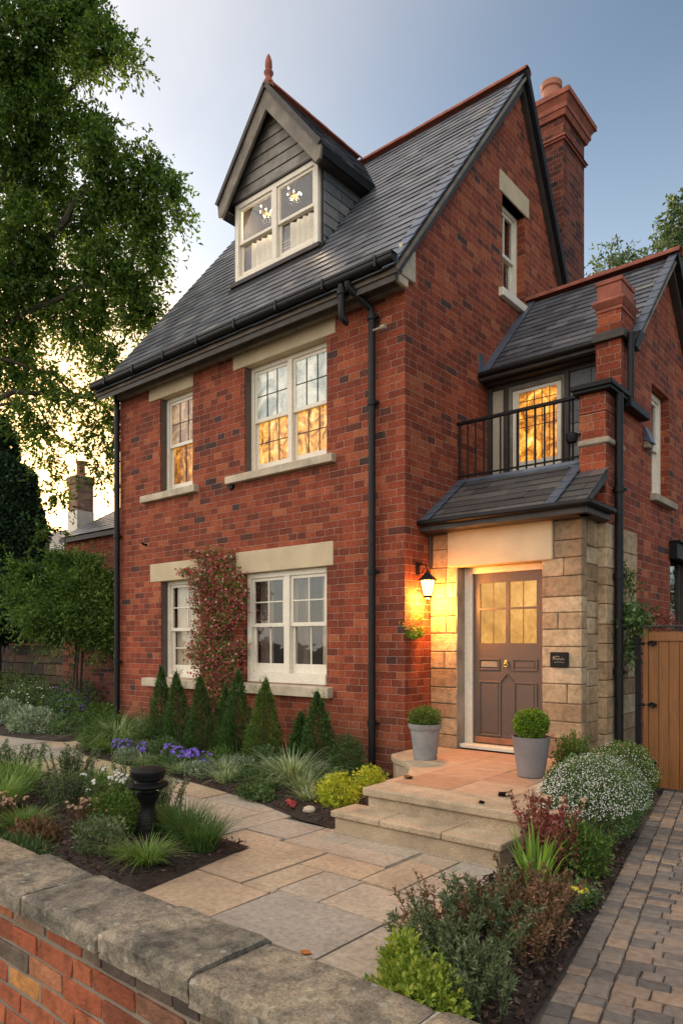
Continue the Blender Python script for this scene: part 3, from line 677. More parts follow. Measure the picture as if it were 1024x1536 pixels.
# dormer roof: apex z 9.38, eaves z 8.06 at half-width 1.03
hw = 1.03; zt = 9.40; ze = 8.10; sl_ = (zt-ze)/hw
for s in (-1, 1):
    m = MB(); m.prism([(dc, .60, zt), (dc+s*hw, .60, ze), (dc+s*hw, .60, ze-.12), (dc, .60, zt-.16)], (0, 2.1, 0)); m.build('dormer_roof_deck', M['timber'], DO)
    m = MB(); slate_field(m, (dc+s*(hw+.02), .57, ze-.02), (0, 1, 0), (-s, 0, sl_), 2.15, math.hypot(hw, zt-ze), .24, .16); m.build('dormer_slates', M['slate'], DO)
    # barge board on the front
    a = Vector((dc, .585, zt-.16)); b = Vector((dc+s*hw, .585, ze-.13))
    m = MB(); t = (b-a).normalized(); nrm = Vector((t.z*s, 0, -t.x*s)); 
    nrm = Vector((-t.z, 0, t.x)); nrm = nrm if nrm.z < 0 else -nrm
    A = Vector((dc, .56, zt-.015)); B = Vector((dc+s*(hw+.015), .56, ze-.02))
    m.prism([A, B, B+Vector((-s*.02, 0, -.17)), B+Vector((-s*.10, 0, -.20)), A+Vector((0, 0, -.34))], (0, .045, 0)); m.build('barge_board', M['barge'], DO, bevel=.005)
    m = MB(); m.beam(A+Vector((0, -.02, .015)), B+Vector((0, -.02, .015)), .06, .028, (0, 1, 0)); m.build('barge_capping', M['timber'], DO)
    m = MB(); m.box(min(dc+s*hw, dc+s*(hw+.03)), max(dc+s*hw, dc+s*(hw+.03)), .60, 1.86, ze-.15, ze+.0); m.build('dormer_gutter', M['black'], DO)
    m = MB(); m.box(min(dc+s*.86, dc+s*(hw)), max(dc+s*.86, dc+s*hw), .60, 1.6, ze-.15, ze-.13); m.build('dormer_soffit', M['timber'], DO)
m = MB(); ridge_tiles(m, (dc, .56, zt+.05), (dc, 2.66, zt+.05), .07); m.build('dormer_ridge_tiles', M['terracotta'], DO, smooth=True)
m = MB()
for k in range(7):
    z0 = 8.13+k*.165; z1 = z0+.158
    wa = (zt-.10-z0)/sl_-.0; wb = max((zt-.10-z1)/sl_, .0)
    if wa <= .03: break
    m.add([(dc-wa, .74-.014, z0), (dc+wa, .74-.014, z0), (dc+wb, .74, z1), (dc-wb, .74, z1), (dc-wa, .78, z0), (dc+wa, .78, z0), (dc+wb, .78, z1), (dc-wb, .78, z1)],
        [(0,1,2,3),(7,6,5,4),(0,4,5,1),(1,5,6,2),(2,6,7,3),(3,7,4,0)])
m.build('gable_boards', M['board'], DO, bevel=.003)
m = MB(); m.box(DX0-.01, DX1+.01, .715, .80, 8.10, 8.135); m.build('dormer_trim', M['timber'], DO, bevel=.004)
m = MB(); m.box(DX0-.02, DX1+.02, .70, .82, 6.86, 6.925); m.build('dormer_sill', M['timber'], DO, bevel=.004)
m = MB(); m.add([(DX0-.05, .66, 6.70), (DX1+.06, .66, 6.70), (DX1+.06, .80, 6.93), (DX0-.05, .80, 6.93), (DX0-.05, .66, 6.74), (DX1+.06, .66, 6.74), (DX1+.06, .78, 6.95), (DX0-.05, .78, 6.95)],
      [(0,3,2,1),(4,5,6,7),(0,1,5,4),(1,2,6,5),(2,3,7,6),(3,0,4,7)]); m.build('dormer_apron', M['black'], DO)
DWI = sash_window(house, fY, DX0+.05, DX1-.03, 6.93, 8.10, .74, 2, ('glass', 'glass'), ((1, 1), (1, 1)), fr=.075, mull=.09, rail=.045, name='dormer_window')
curtain(DWI, fY, -3.55, -2.95, 6.95, 7.60, 1.0, 'curtain_cream', .03, .12)
curtain(DWI, fY, -2.70, -2.05, 6.95, 7.60, 1.0, 'curtain_cream', .03, .12)
m = MB(); m.box(DX0+.08, DX1-.08, .86, 1.875, 6.84, 6.86); m.build('dormer_floor', M['beige'], DO)
def finial(par, x, y, z, s=1.0):
    m = MB(); m.lathe([(.085*s, -.06*s), (.075*s, .03*s), (.045*s, .08*s), (.05*s, .12*s), (.072*s, .15*s), (.072*s, .17*s), (.045*s, .2*s), (.055*s, .26*s), (.052*s, .33*s), (.03*s, .40*s), (.012*s, .44*s), (.003, .45*s)], (x, y, z), 16)
    return m.build('finial', M['terracotta'], par, smooth=True)
finial(DO, dc, .62, zt+.04, .95)
# a small chandelier seen through the dormer panes
for cx, cy, cz in ((-3.32, 1.10, 8.06), (-2.74, 1.10, 8.09)):
    ch = thing('chandelier', 'small glowing chandelier behind the left pane of the dormer window' if cx < -3 else 'small glowing chandelier behind the right pane of the dormer window', 'chandelier', (cx, cy, cz-.12), group='chandeliers in the dormer')
    b = MB(); a = MB(); a.tube([(0, 0, .12), (0, 0, .45)], .006, 6)
    for k in range(7):
        g = k*.9; q = (.10*math.cos(g), .10*math.sin(g), .10+.035*(k % 3)); b.lathe([(.002, -.014), (.009, -.006), (.010, .003), (.005, .014), (.001, .020)], q, 8)
        a.tube([(0, 0, .14), (q[0]*.6, q[1]*.6, .07), q], .004, 5)
    a.build('frame', M['brass'], ch); b.build('bulbs', M['bulb'], ch)
    cl_ = bpy.data.lights.new('chandelier_light', 'POINT'); cl_.energy = 4; cl_.color = (1, .76, .48); cl_.shadow_soft_size = .08; clo = link(bpy.data.objects.new('chandelier_light', cl_), ch); clo.location = (0, -.02, .02)

# chimney
CH = MB(); cx0, cx1, cy0, cy1 = -.64, .055, 4.18, 5.02; CH.box(cx0, cx1, cy0, cy1, 5.0, 9.72)
chim = CH.build('chimney', M['brick_dark'], house)
def band(m, e, z0, z1, e2=None):
    e2 = e if e2 is None else e2
    m.add([(cx0-e, cy0-e, z0), (cx1+e, cy0-e, z0), (cx1+e, cy1+e, z0), (cx0-e, cy1+e, z0), (cx0-e2, cy0-e2, z1), (cx1+e2, cy0-e2, z1), (cx1+e2, cy1+e2, z1), (cx0-e2, cy1+e2, z1)],
        [(0,3,2,1),(4,5,6,7),(0,1,5,4),(1,2,6,5),(2,3,7,6),(3,0,4,7)])
m = MB(); band(m, .0, 9.72, 9.722); band(m, .03, 9.30, 9.335); band(m, .055, 9.335, 9.38, .03); band(m, .04, 9.66, 9.74, .07); band(m, .085, 9.74, 9.82); band(m, .085, 9.82, 9.90, .135); band(m, .155, 9.90, 9.98); band(m, .12, 9.98, 10.03, .05)
m.build('chimney_cap', M['terracotta'], chim, bevel=.006)
m = MB(); m.lathe([(.17, 0), (.165, .10), (.15, .12), (.14, .42), (.165, .44), (.17, .52), (.15, .54), (.12, .54), (.11, .3), (.11, .1)], (-.30, 4.55, 10.02), 22); m.build('chimney_pot', M['potclay'], chim, smooth=True)

# wing
wz = lambda y: (6.34-1.02*(3.06-y) if y < 3.06 else 6.34-1.05*(y-3.06))
def wtop(y):
    if y < 1.40: return 4.10
    if y < 1.9: return 4.98
    return wz(y)-.05
SW = (2.48, 3.20, 3.30, 4.62); SD = (3.25, 4.10, -.3, 2.58)
m = MB(fX(1.85)); wall_strips(m, .93, 4.42, -.3, wtop, [SW, SD], .27, brk=(1.4, 1.9, 3.06)); m.build('wing_wall', M['brick'], house)
m = MB(); m.box(0, 1.58, 4.15, 4.42, -.3, 5.0); m.box(0, 1.56, 2.05, 2.1, 0, 3.4); m.build('wing_rear_wall', M['brick'], house)
W = sash_window(house, fX(1.85), *SW, .10, 1, ('glass', 'glass'), ((1, 1), (1, 1)), fr=.07); sill(W, fX(1.85), 2.42, 3.30, 3.20, 3.30, .08, 'stone_grey')
m = MB(); m.box(1.2, 1.22, 2.3, 4.1, 0, 5); m.build('inner_wall', M['dark_room'], house)
m = MB(fX(1.85)); m.box(3.20, 4.2, -.10, .1, 2.58, 2.78); m.box(3.2, 4.2, -.14, .1, 2.78, 2.81); m.build('side_door_head', M['black'], house, bevel=.005)
m = MB(fX(1.85)); m.box(3.25, 3.33, .02, .12, -.1, 2.58); m.box(4.02, 4.10, .02, .12, -.1, 2.58); m.box(3.33, 4.02, .07, .11, -.1, 1.0); m.box(3.33, 3.40, .07, .11, 1.0, 2.58); m.box(3.95, 4.02, .07, .11, 1, 2.58); sdoor = m.build('side_door', M['timber'], house, bevel=.004)
m = MB(fX(1.85)); m.box(3.40, 3.95, .085, .09, 1.0, 2.55); m.build('pane', M['glass'], sdoor)
# wing roof
prof = [(1.66, 4.91), (3.06, 6.34), (4.62, 4.70), (4.62, 4.60), (3.06, 6.20), (1.66, 4.85)]
m = MB(); m.prism([(0.001, y, z-.03) for y, z in prof], (1.94, 0, 0)); m.build('wing_roof_deck', M['timber'], house)
m = MB(); Lw = math.hypot(1.42, 1.42*1.02)
slate_field(m, (.12, 1.64, wz(1.64)), (1, 0, 0), (0, 1, 1.02), 1.83, Lw, .25, .135); slate_field(m, (.02, 4.64, wz(4.64)), (1, 0, 0), (0, -1, 1.05), 1.95, 2.25, .26, .16)
m.build('wing_slates', M['slate'], house)
v = Vector((0, 1, 1.02)).normalized(); nn = Vector((0, -1.02, 1)).normalized()
m = MB(); o = Vector((.06, 1.62, wz(1.62))); m.obox(o+v*(Lw/2)+nn*.03, (.065, 0, 0), v*(Lw/2), nn*.007); m.box(.002, .012, 1.62, 1.75, 4.93, 5.2)
m.build('roof_flashing', M['lead'], house, bevel=.003)
m = MB()
for i in range(10):
    o = Vector((1.945, 1.64, wz(1.64)))+v*(Lw*i/10); m.obox(o+v*(Lw/20)+nn*.03, (.05, 0, 0), v*(Lw/19)-nn*.004, nn*.008)
m.build('wing_verge_tiles', M['lead'], house, bevel=.003)
m = MB(); m.beam((1.93, 1.66, 4.84), (1.93, 3.07, 6.27), .03, .09, (1, 0, 0)); m.build('wing_verge_board', M['barge'], house)
m = MB(); m.beam((1.95, 3.04, 6.36), (1.95, 4.64, 4.70), .09, .12, (1, 0, 0)); m.build('wing_barge_board', M['black'], house)
m = MB(); ridge_tiles(m, (0, 3.06, 6.39), (2.02, 3.06, 6.39), .085, .4); m.build('wing_ridge_tiles', M['terracotta'], house, smooth=True)
m = MB(); m.box(.005, 1.57, 1.62, 1.66, 4.83, 4.93); m.box(.005, 1.575, 1.66, 1.9, 4.855, 4.875); m.box(.005, 1.57, 1.74, 1.90, 4.81, 4.855); m.build('wing_eaves', M['timber'], house, bevel=.005)
m = MB(); m.tube([(.03, 1.59, 4.90), (1.57, 1.59, 4.90)], .032, 10); m.build('wing_gutter', M['gutter'], house, smooth=True)
# bay front behind the balcony
m = MB(fY); m.box(.003, .06, 1.86, 1.98, 3.42, 4.80); m.box(.225, .285, 1.86, 1.98, 3.42, 4.80); m.box(1.03, 1.085, 1.86, 1.98, 3.42, 4.80); m.box(.06, 1.58, 1.87, 1.97, 4.76, 4.86); m.box(.06, 1.58, 1.87, 1.97, 3.42, 3.60)
m.build('bay_frame', M['timber'], house, bevel=.005)
m = MB(fY); m.box(.06, .225, 1.90, 1.95, 3.60, 4.76); m.build('bay_panel', M['beige'], house)
m = MB(fY); masonry(m, 1.085, 1.60, 3.60, 4.76, [], 1.90, .03, .2, .34, (.12, .15), .006); m.build('hung_slates', M['slate_hung'], house)
m = MB(fY); m.box(1.085, 1.6, 1.92, 1.96, 3.6, 4.77); m.build('hung_slate_backing', M['timber'], house)
m = MB(fY); a, b, c, d = .285, 1.03, 3.60, 4.76
m.box(a, a+.05, 1.88, 1.97, c, d); m.box(b-.05, b, 1.88, 1.97, c, d); m.box(a+.05, b-.05, 1.88, 1.97, d-.06, d); m.box(a+.05, b-.05, 1.88, 1.97, c, c+.05)
W = m.build('balcony_window', M['barge'], house, bevel=.004)
m = MB(fY); a += .05; b -= .05; c += .05; d -= .06
m.box(a, a+.085, 1.90, 1.95, c, d); m.box(b-.06, b, 1.90, 1.95, c, d); m.box(a+.085, b-.06, 1.90, 1.95, d-.045, d); m.box(a+.085, b-.06, 1.90, 1.95, c, c+.14); m.build('sash', M['white'], W, bevel=.004)
a += .085; b -= .06; c += .14; d -= .045
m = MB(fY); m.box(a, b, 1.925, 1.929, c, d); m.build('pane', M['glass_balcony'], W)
m = MB(fY)
for i in range(1, 5): x = a+(b-a)*i/5; m.box(x-.004, x+.004, 1.915, 1.935, c, d)
for i in range(1, 5): z = d-(d-c)*.5*i/4.; m.box(a, b, 1.917, 1.933, z-.004, z+.004)
m.build('lead_bars', M['leadbar'], W)
# pier and parapet
m = MB(); m.box(1.597, 1.853, 1.397, 1.897, 4.10, 5.38); upier = m.build('brick_pier', M['brick'], house)
def slab(m, x0, x1, y0, y1, z0, z1, e=0):
    m.add([(x0, y0, z0), (x1, y0, z0), (x1, y1, z0), (x0, y1, z0), (x0-e, y0-e, z1), (x1+e, y0-e, z1), (x1+e, y1+e, z1), (x0-e, y1+e, z1)],
        [(0,3,2,1),(4,5,6,7),(0,1,5,4),(1,2,6,5),(2,3,7,6),(3,0,4,7)])
m = MB(); slab(m, 1.585, 1.868, 1.385, 1.80, 5.12, 5.16, .0); slab(m, 1.585, 1.868, 1.385, 1.80, 5.16, 5.22, .045); slab(m, 1.54, 1.913, 1.34, 1.80, 5.22, 5.26, -.03); slab(m, 1.592, 1.860, 1.392, 1.80, 5.26, 5.42, .0); slab(m, 1.58, 1.873, 1.38, 1.82, 5.42, 5.47, .0)
m.build('pier_cap', M['terracotta'], upier, bevel=.006)
m = MB(); slab(m, 1.56, 1.89, 1.36, 1.9, 4.86, 4.90); slab(m, 1.55, 1.90, 1.35, 1.9, 4.80, 4.86); m.build('pier_band', M['timber'], upier, bevel=.005)
m = MB(); m.box(1.585, 1.856, .926, 1.394, 2.88, 4.098); lp = m.build('parapet_pier', M['brick'], house)
m = MB(); slab(m, 1.53, 1.93, .86, 1.40, 4.10, 4.135); slab(m, 1.51, 1.95, .84, 1.40, 4.135, 4.19); m.box(1.855, 1.96, 1.40, 2.06, 4.04, 4.13); m.build('coping', M['black'], lp, bevel=.008)
m = MB(); slab(m, 1.565, 1.90, .90, 1.40, 3.56, 3.62); m.build('pier_band', M['stone_grey'], lp, bevel=.012)
m = MB(); slab(m, 1.575, 1.87, .915, 1.40, 3.90, 3.915); m.build('brick_string', M['terracotta'], lp, bevel=.004)

# porch: sandstone front and side
DH = (.357, 1.355, -.2, 2.36)
for a_, b_ in ((.004, .357), (1.355, 1.775)):
    m = MB(fY); masonry(m, a_, b_, -.2, 2.74, [(.25, 1.48, 2.36, 2.76)], .50, .14)
    m.build('porch_stone', M['blocks'], house, bevel=.010, seg=2)
m = MB(fX(1.78)); masonry(m, .645, .93, -.2, 2.74, [], .0, .14, .12, .3); m.build('porch_side_stone', M['blocks'], house, bevel=.010, seg=2)
m = MB(fX(1.868)); masonry(m, .915, 1.88, -.2, 2.74, [], .0, .10, .24, .48, (.17, .22)); m.build('quoins', M['blocks'], house, bevel=.006)
m = MB(); m.box(.003, .352, .52, 1.0, -.2, 2.76); m.box(1.36, 1.765, .52, 1.0, -.2, 2.76); m.box(.352, 1.36, .55, 1.0, 2.37, 2.76); m.box(.352, 1.36, .95, 1.0, -.2, 2.37); m.build('porch_core', M['mortar'], house)
m = MB(); m.box(.25, 1.48, .47, .54, 2.35, 2.755); m.build('door_lintel', M['stone'], house, bevel=.008)
m = MB(); m.box(.345, .357, .505, .70, .33, 2.35); m.box(.357, 1.355, .541, .70, 2.35, 2.362); m.build('door_reveal', M['stone_grey'], house)
# porch lean-to roof
pz = lambda y: 2.86+.70*(y-.31)
prof = [(.31, 2.86), (1.15, 3.448), (1.15, 3.34), (.31, 2.80)]
m = MB(); m.prism([(.003, y, z-.012) for y, z in prof], (1.585, 0, 0)); m.prism([(1.588, y, z-.012) for y, z in [(.31, 2.86), (.93, 3.294), (.93, 3.2), (.31, 2.80)]], (.29, 0, 0)); m.build('porch_roof_deck', M['timber'], house)
m = MB(); Lp = math.hypot(.86, .86*.70)
slate_field(m, (.07, .29, pz(.29)), (1, 0, 0), (0, 1, .70), 1.81, Lp, .34, .15, .009, keep=lambda u, v: u < 1.51 or v < .68); m.build('porch_slates', M['slate_warm'], house)
v = Vector((0, 1, .70)).normalized(); nn = Vector((0, -.70, 1)).normalized(); m = MB()
for i in range(6):
    o = Vector((.06, .28, pz(.28)))+v*(Lp*i/6); m.obox(o+v*(Lp/12)+nn*(.035), (.06, 0, 0), v*(Lp/11)-nn*.006, nn*.008)
m.build('porch_flashing', M['lead'], house, bevel=.004); m = MB()
for i in range(6):
    o = Vector((1.535, .28, pz(.28)))+v*(Lp*i/6); m.obox(o+v*(Lp/12)+nn*(.035), (.055, 0, 0), v*(Lp/11)-nn*.006, nn*.008)
m.build('porch_flashing', M['lead'], house, bevel=.004)
m = MB(); m.box(.003, 1.88, .285, .312, 2.75, 2.862); m.box(1.88, 1.905, .285, .93, 2.75, 2.862); m.box(.003, 1.88, .312, .50, 2.745, 2.765); m.box(1.78, 1.88, .312, .93, 2.745, 2.765); m.build('porch_fascia', M['timber'], house, bevel=.006)
m = MB(); m.tube([(.0, .255, 2.845), (1.93, .255, 2.845), (1.935, .26, 2.845), (1.935, .93, 2.845)], .034, 10); m.build('porch_gutter', M['gutter'], house, smooth=True)
m = MB(); m.tube([(.035, .46, 2.74), (.035, .46, 2.35)], .022, 8); m.build('porch_post', M['timber'], house)
m = MB(); m.box(.003, 1.58, 1.10, 1.86, 3.38, 3.44); m.box(.003, 1.58, 1.09, 1.14, 3.44, 3.475); m.build('balcony_floor', M['lead'], house)
m = MB(); m.beam((.0, 1.12, 4.165), (1.60, 1.12, 4.165), .055, .03); m.beam((.02, 1.12, 3.52), (1.58, 1.12, 3.52), .03, .016)
for i in range(15):
    x = .03+i*.108; r = .0105 if i % 7 else .016; m.tube([(x, 1.12, 3.46), (x, 1.12, 4.16)], r, 6)
m.build('balcony_railing', M['black'], house)

# front door
fr = MB(fY); fr.box(.357, .455, .66, .76, .33, 2.35); fr.box(1.30, 1.355, .66, .76, .33, 2.35); fr.box(.455, 1.30, .66, .76, 2.28, 2.35)
for k in range(3): fr.box(.357+.012+k*.03, .357+.022+k*.03, .652, .66, .33, 2.35)
fr.box(.357, 1.355, .55, .76, .33, .375)
fr.build('door_frame', M['white'], house, bevel=.004)
d0, d1 = .457, 1.298; dz0, dz1 = .38, 2.278; D = .69
m = MB(fY); cxm = (d0+d1)/2
gl = [(d0+.085, cxm-.022, 1.88+.012, 2.17), (cxm+.022, d1-.085, 1.88+.012, 2.17), (d0+.085, cxm-.022, 1.50, 1.88-.012), (cxm+.022, d1-.085, 1.50, 1.88-.012)]
m2 = MB(fY); wall_strips(m2, d0, d1, dz0, lambda u: dz1, gl, .045, d0=D)
def panel(u0, u1, z0, z1, shaped=0):                                 # a raised moulding round a sunk field
    t = .018; m.box(u0, u1, D-.012, D, z1-t, z1); m.box(u0, u1, D-.012, D, z0, z0+t); m.box(u0, u0+t, D-.012, D, z0+t, z1-t); m.box(u1-t, u1, D-.012, D, z0+t, z1-t)
    m.box(u0+t+.02, u1-t-.02, D-.006, D, z0+t+.02, z1-t-.02)
panel(d0+.075, cxm-.075, .47, 1.08); panel(cxm+.075, d1-.075, .47, 1.08); panel(cxm+.06, d1-.07, 1.20, 1.33); panel(d0+.07, cxm-.09, 1.20, 1.33)
m.beam((cxm-.075, D-.006, 1.08), (cxm, D-.006, 1.17), .012, .02, (0, 1, 0)); m.beam((cxm+.075, D-.006, 1.08), (cxm, D-.006, 1.17), .012, .02, (0, 1, 0))
door = m2.build('front_door', M['door'], house); m.build('panel_mouldings', M['door'], door, bevel=.003)
g = MB(fY); 
for a, b, c, d in gl: g.box(a, b, D+.02, D+.024, c, d)
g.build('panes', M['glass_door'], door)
g = MB(fY)
for a, b, c, d in gl: g.box((a+b)/2-.0035, (a+b)/2+.0035, D+.012, D+.03, c, d)
g.build('glazing_bars', M['door'], door)
g = MB(fY); g.box(d0+.02, d1-.02, D-.014, D, .39, .455); g.build('kick_board', M['door_kick'], door, bevel=.004)
g = MB(fY); g.box(d0+.105, cxm-.115, D-.010, D-.004, 1.235, 1.295); g.build('letterbox', M['board'], door, bevel=.004)
g = MB(); g.lathe([(.001, -.006), (.018, -.004), (.018, .004), (.001, .006)], (0, 0, 0), 14)
g.v = [(cxm-.01+x, D-.018+z, 1.30+y) for x, y, z in g.v]
g.tube([(cxm-.01+.022*math.sin(k*.8), D-.028, 1.265-.022*math.cos(k*.8)) for k in range(9)], .005, 6); g.build('door_knocker', M['brass'], door, smooth=True)
# downpipes and small fittings of the house
def dp(pts, r, name='downpipe', collars=()):
    m = MB(); m.tube(pts, r, 12)
    for (x, y, z) in collars: m.tube([(x, y, z-.03), (x, y, z+.03)], r*1.3, 12); m.box(x-r*1.7, x+r*1.7, y, y+.05, z-.012, z+.012)
    return m.build(name, M['gutter'], house, smooth=True)
dp([(-.52, -.35, 5.50), (-.52, -.34, 5.44), (-.40, -.09, 5.26), (-.39, -.085, 5.18), (-.39, -.085, -.05)], .041, collars=[(-.39, -.085, 4.20), (-.39, -.085, 5.16), (-.39, -.085, 2.3), (-.39, -.085, .6)])
dp([(-.62, -.34, 5.50), (-.62, -.34, 5.24), (-.62, -.33, 5.14), (-.60, -.29, 5.10), (-.585, -.27, 5.10)], .042, 'overflow_pipe', [(-.62, -.34, 5.42)])
dp([(XL+.03, -.075, 5.50), (XL+.03, -.075, -.05)], .045, collars=[(XL+.03, -.075, 3.2), (XL+.03, -.075, 1.2)])
dp([(1.925, 1.12, 4.10), (1.925, 1.12, -.05)], .045, collars=[(1.925, 1.12, 3.1), (1.925, 1.12, 1.2), (1.925, 1.12, 2.2)])
dp([(1.93, 1.48, 4.86), (1.93, 1.48, 4.12)], .036)
m = MB(); m.tube([(-.39, -.06, 5.0), (-.39, -.10, 5.0), (-.22, -.10, 5.0)], .012, 8); m.tube([(-.255, -.10, 5.0), (-.19, -.10, 5.0)], .026, 10); m.build('overflow_pipe', M['stone_grey'], house)
m = MB(); m.add([(1.80, 1.60, 4.90), (2.0, 1.60, 4.90), (2.0, 1.78, 4.92), (1.8, 1.78, 4.92), (1.88, 1.50, 4.72), (1.97, 1.50, 4.72), (1.97, 1.6, 4.72), (1.88, 1.6, 4.72)], [(0,1,2,3),(7,6,5,4),(0,4,5,1),(1,5,6,2),(2,6,7,3),(3,7,4,0)])
m.tube([(1.95, 1.66, 4.93), (1.95, 1.55, 4.80), (1.93, 1.48, 4.74)], .03, 8); m.build('rain_hopper', M['black'], house)

# ------------------------------------------------------------------ fittings hung on the house
lan = thing('wall_lantern', 'glowing black wall lantern on a bracket beside the front door', 'lantern', (.0, .25, 2.02))
m = MB(); m.tube([(.0, 0, .38), (.05, 0, .42), (.12, 0, .40), (.15, 0, .33)], .009, 8); m.box(0, .012, -.035, .035, .28, .44)
m.tube([(.004, 0, .30), (.07, 0, .30), (.11, 0, .37)], .006, 6); m.build('bracket', M['black'], lan, smooth=True)
m = MB(); m.lathe([(.012, .33), (.02, .31), (.035, .30), (.05, .275), (.115, .215), (.118, .205), (.10, .205)], (.15, 0, 0), 6)
m.lathe([(.03, -.03), (.055, -.02), (.06, .0), (.055, .012)], (.15, 0, 0), 6); m.lathe([(.004, -.06), (.012, -.05), (.006, -.03)], (.15, 0, 0), 8)
for k in range(6):
    g = 2*math.pi*(k+.5)/6; m.tube([(.15+.057*math.cos(g), .057*math.sin(g), .0), (.15+.103*math.cos(g), .103*math.sin(g), .208)], .005, 5)
m.build('cage', M['black'], lan)
m = MB(); m.lathe([(.045, .012), (.085, .2)], (.15, 0, 0), 6); m.build('glass', M['lantern_glass'], lan)
lan.scale = (.88, .88, .88)
pl = bpy.data.lights.new('lantern_light', 'POINT'); pl.energy = LANTERN = 105; pl.color = (1, .35, .06); pl.shadow_soft_size = .05
po = link(bpy.data.objects.new('lantern_light', pl), lan); po.location = (.15, 0, -.02)
sg = thing('name_plaque', 'small black plaque with silver script on the sandstone beside the door', 'sign', (1.55, .49, 1.335))
m = MB(); m.box(-.095, .095, -.018, .005, -.075, .075); m.build('plate', M['black'], sg, bevel=.006)
m = MB(); pts = [(-.062+.0062*k, -.020, .006+.012*math.sin(k*1.35)+.012*(k < 4)) for k in range(20)]; m.tube(pts, .0022, 5)
m.tube([(-.066, -.020, -.006), (-.05, -.020, .028), (-.02, -.020, .034), (.005, -.020, .030)], .0022, 5); m.tube([(-.05, -.020, -.028), (0, -.020, -.024), (.055, -.020, -.03)], .0014, 5)
m.build('lettering', M['sill'], sg)
fl = thing('floodlight', 'small dark floodlight on the brick parapet at the end of the balcony', 'light', (1.56, .95, 3.70))
m = MB(); m.lathe([(.01, -.055), (.05, -.05), (.065, -.01), (.06, .04), (.03, .055), (.005, .056)], (-.05, -.05, -.03), 14); m.build('lamp_head', M['black'], fl, smooth=True)
m = MB(); m.tube([(-.02, -.04, -.02), (.03, -.02, .0), (.05, .02, .01)], .014, 8); m.build('arm', M['black'], fl)
vb = thing('wall_vent', 'hooded grey-blue vent box high on the side wall next to the tall window', 'vent', (1.85, 2.24, 3.92))
m = MB(); m.add([(0, -.08, -.06), (.10, -.08, -.10), (.10, .08, -.10), (0, .08, -.06), (0, -.08, .10), (.02, -.08, .10), (.02, .08, .10), (0, .08, .10)], [(0,1,2,3),(4,7,6,5),(0,4,5,1),(2,6,7,3),(1,5,6,2),(0,3,7,4)]); m.build('hood', M['lead'], vb, bevel=.004)
m = MB(); m.box(.0, .07, -.07, .07, -.15, -.07); m.build('box', M['stone_grey'], vb, bevel=.006)
hk = thing('lamp_hook', 'black iron hook bracket on the wall over the climber, left of the wide lintel', 'bracket', (-2.86, -.001, 2.62))
m = MB(); m.box(-.03, .03, -.03, 0, -.09, .09); m.build('back_plate', M['board'], hk, bevel=.004)
m = MB(); m.tube([(.02, -.02, .02), (.08, -.06, .05), (.14, -.07, .02), (.08, -.08, -.03), (.02, -.08, -.03)], .007, 6); m.tube([(.04, -.05, -.03), (.2, -.09, -.03)], .007, 6); m.build('hook', M['black'], hk)
pg = MB(); pg.tube([(0, 0, 0), (0, -.06, .005), (0, -.09, .03)], .018, 8); o = pg.build('wall_peg', M['black']); o.location = (-4.82, 0, 3.01); tag(o, 'short dark iron peg sticking out of the bricks above the left lower window', 'peg')
pg = MB(); pg.tube([(0, 0, 0), (0, -.035, .0)], [.05, .045], 10); o = pg.build('pipe_outlet', M['black']); o.location = (-2.86, 0, 3.62); o.scale = (1.3, 1, .75); tag(o, 'oval dark outlet in the bricks below the wide upper window sill', 'outlet')

# ------------------------------------------------------------------ ground
def sheet(name, poly, z, mat, kind='structure', sub=0, amp=.0, label=None):
    bm = bmesh.new(); vs = [bm.verts.new((x, y, z)) for x, y in poly]; f = bm.faces.new(vs)
    if f.normal.z < 0: f.normal_flip()
    me = bpy.data.meshes.new(name); bm.to_mesh(me); bm.free(); me.materials.append(mat)
    o = bpy.data.objects.new(name, me); link(o); tag(o, label, None, None, kind); return o
def inside(x, y, poly):
    c = False; j = len(poly)-1
    for i in range(len(poly)):
        xi, yi = poly[i]; xj, yj = poly[j]
        if (yi > y) != (yj > y) and x < (xj-xi)*(y-yi)/(yj-yi)+xi: c = not c
        j = i
    return c
def edge_dist(x, y, poly):
    best = 9
    for i in range(len(poly)):
        a = poly[i-1]; b = poly[i]; dx, dy = b[0]-a[0], b[1]-a[1]; t = max(0, min(1, ((x-a[0])*dx+(y-a[1])*dy)/(dx*dx+dy*dy+1e-9)))
        best = min(best, math.hypot(x-a[0]-t*dx, y-a[1]-t*dy))
    return best
sheet('ground', [(-400, -300), (400, -300), (400, 500), (-400, 500)], -.06, M['ground'])
sheet('paving_bed', [(-14, -5.6), (3.6, -5.6), (2.4, .9), (-14, 4)], -.022, M['joint'])
m = MB()
def flag(x0, x1, y0, y1):
    g = .009; j = lambda: random.uniform(-.004, .004); z = random.uniform(-.003, .003)
    c = [(x0+g+j(), y0+g+j()), (x1-g+j(), y0+g+j()), (x1-g+j(), y1-g+j()), (x0+g+j(), y1-g+j())]
    m.add([(x, y, -.03) for x, y in c]+[(x, y, z+random.uniform(-.002, .002)) for x, y in c], [(0,3,2,1),(4,5,6,7),(0,1,5,4),(1,2,6,5),(2,3,7,6),(3,0,4,7)])
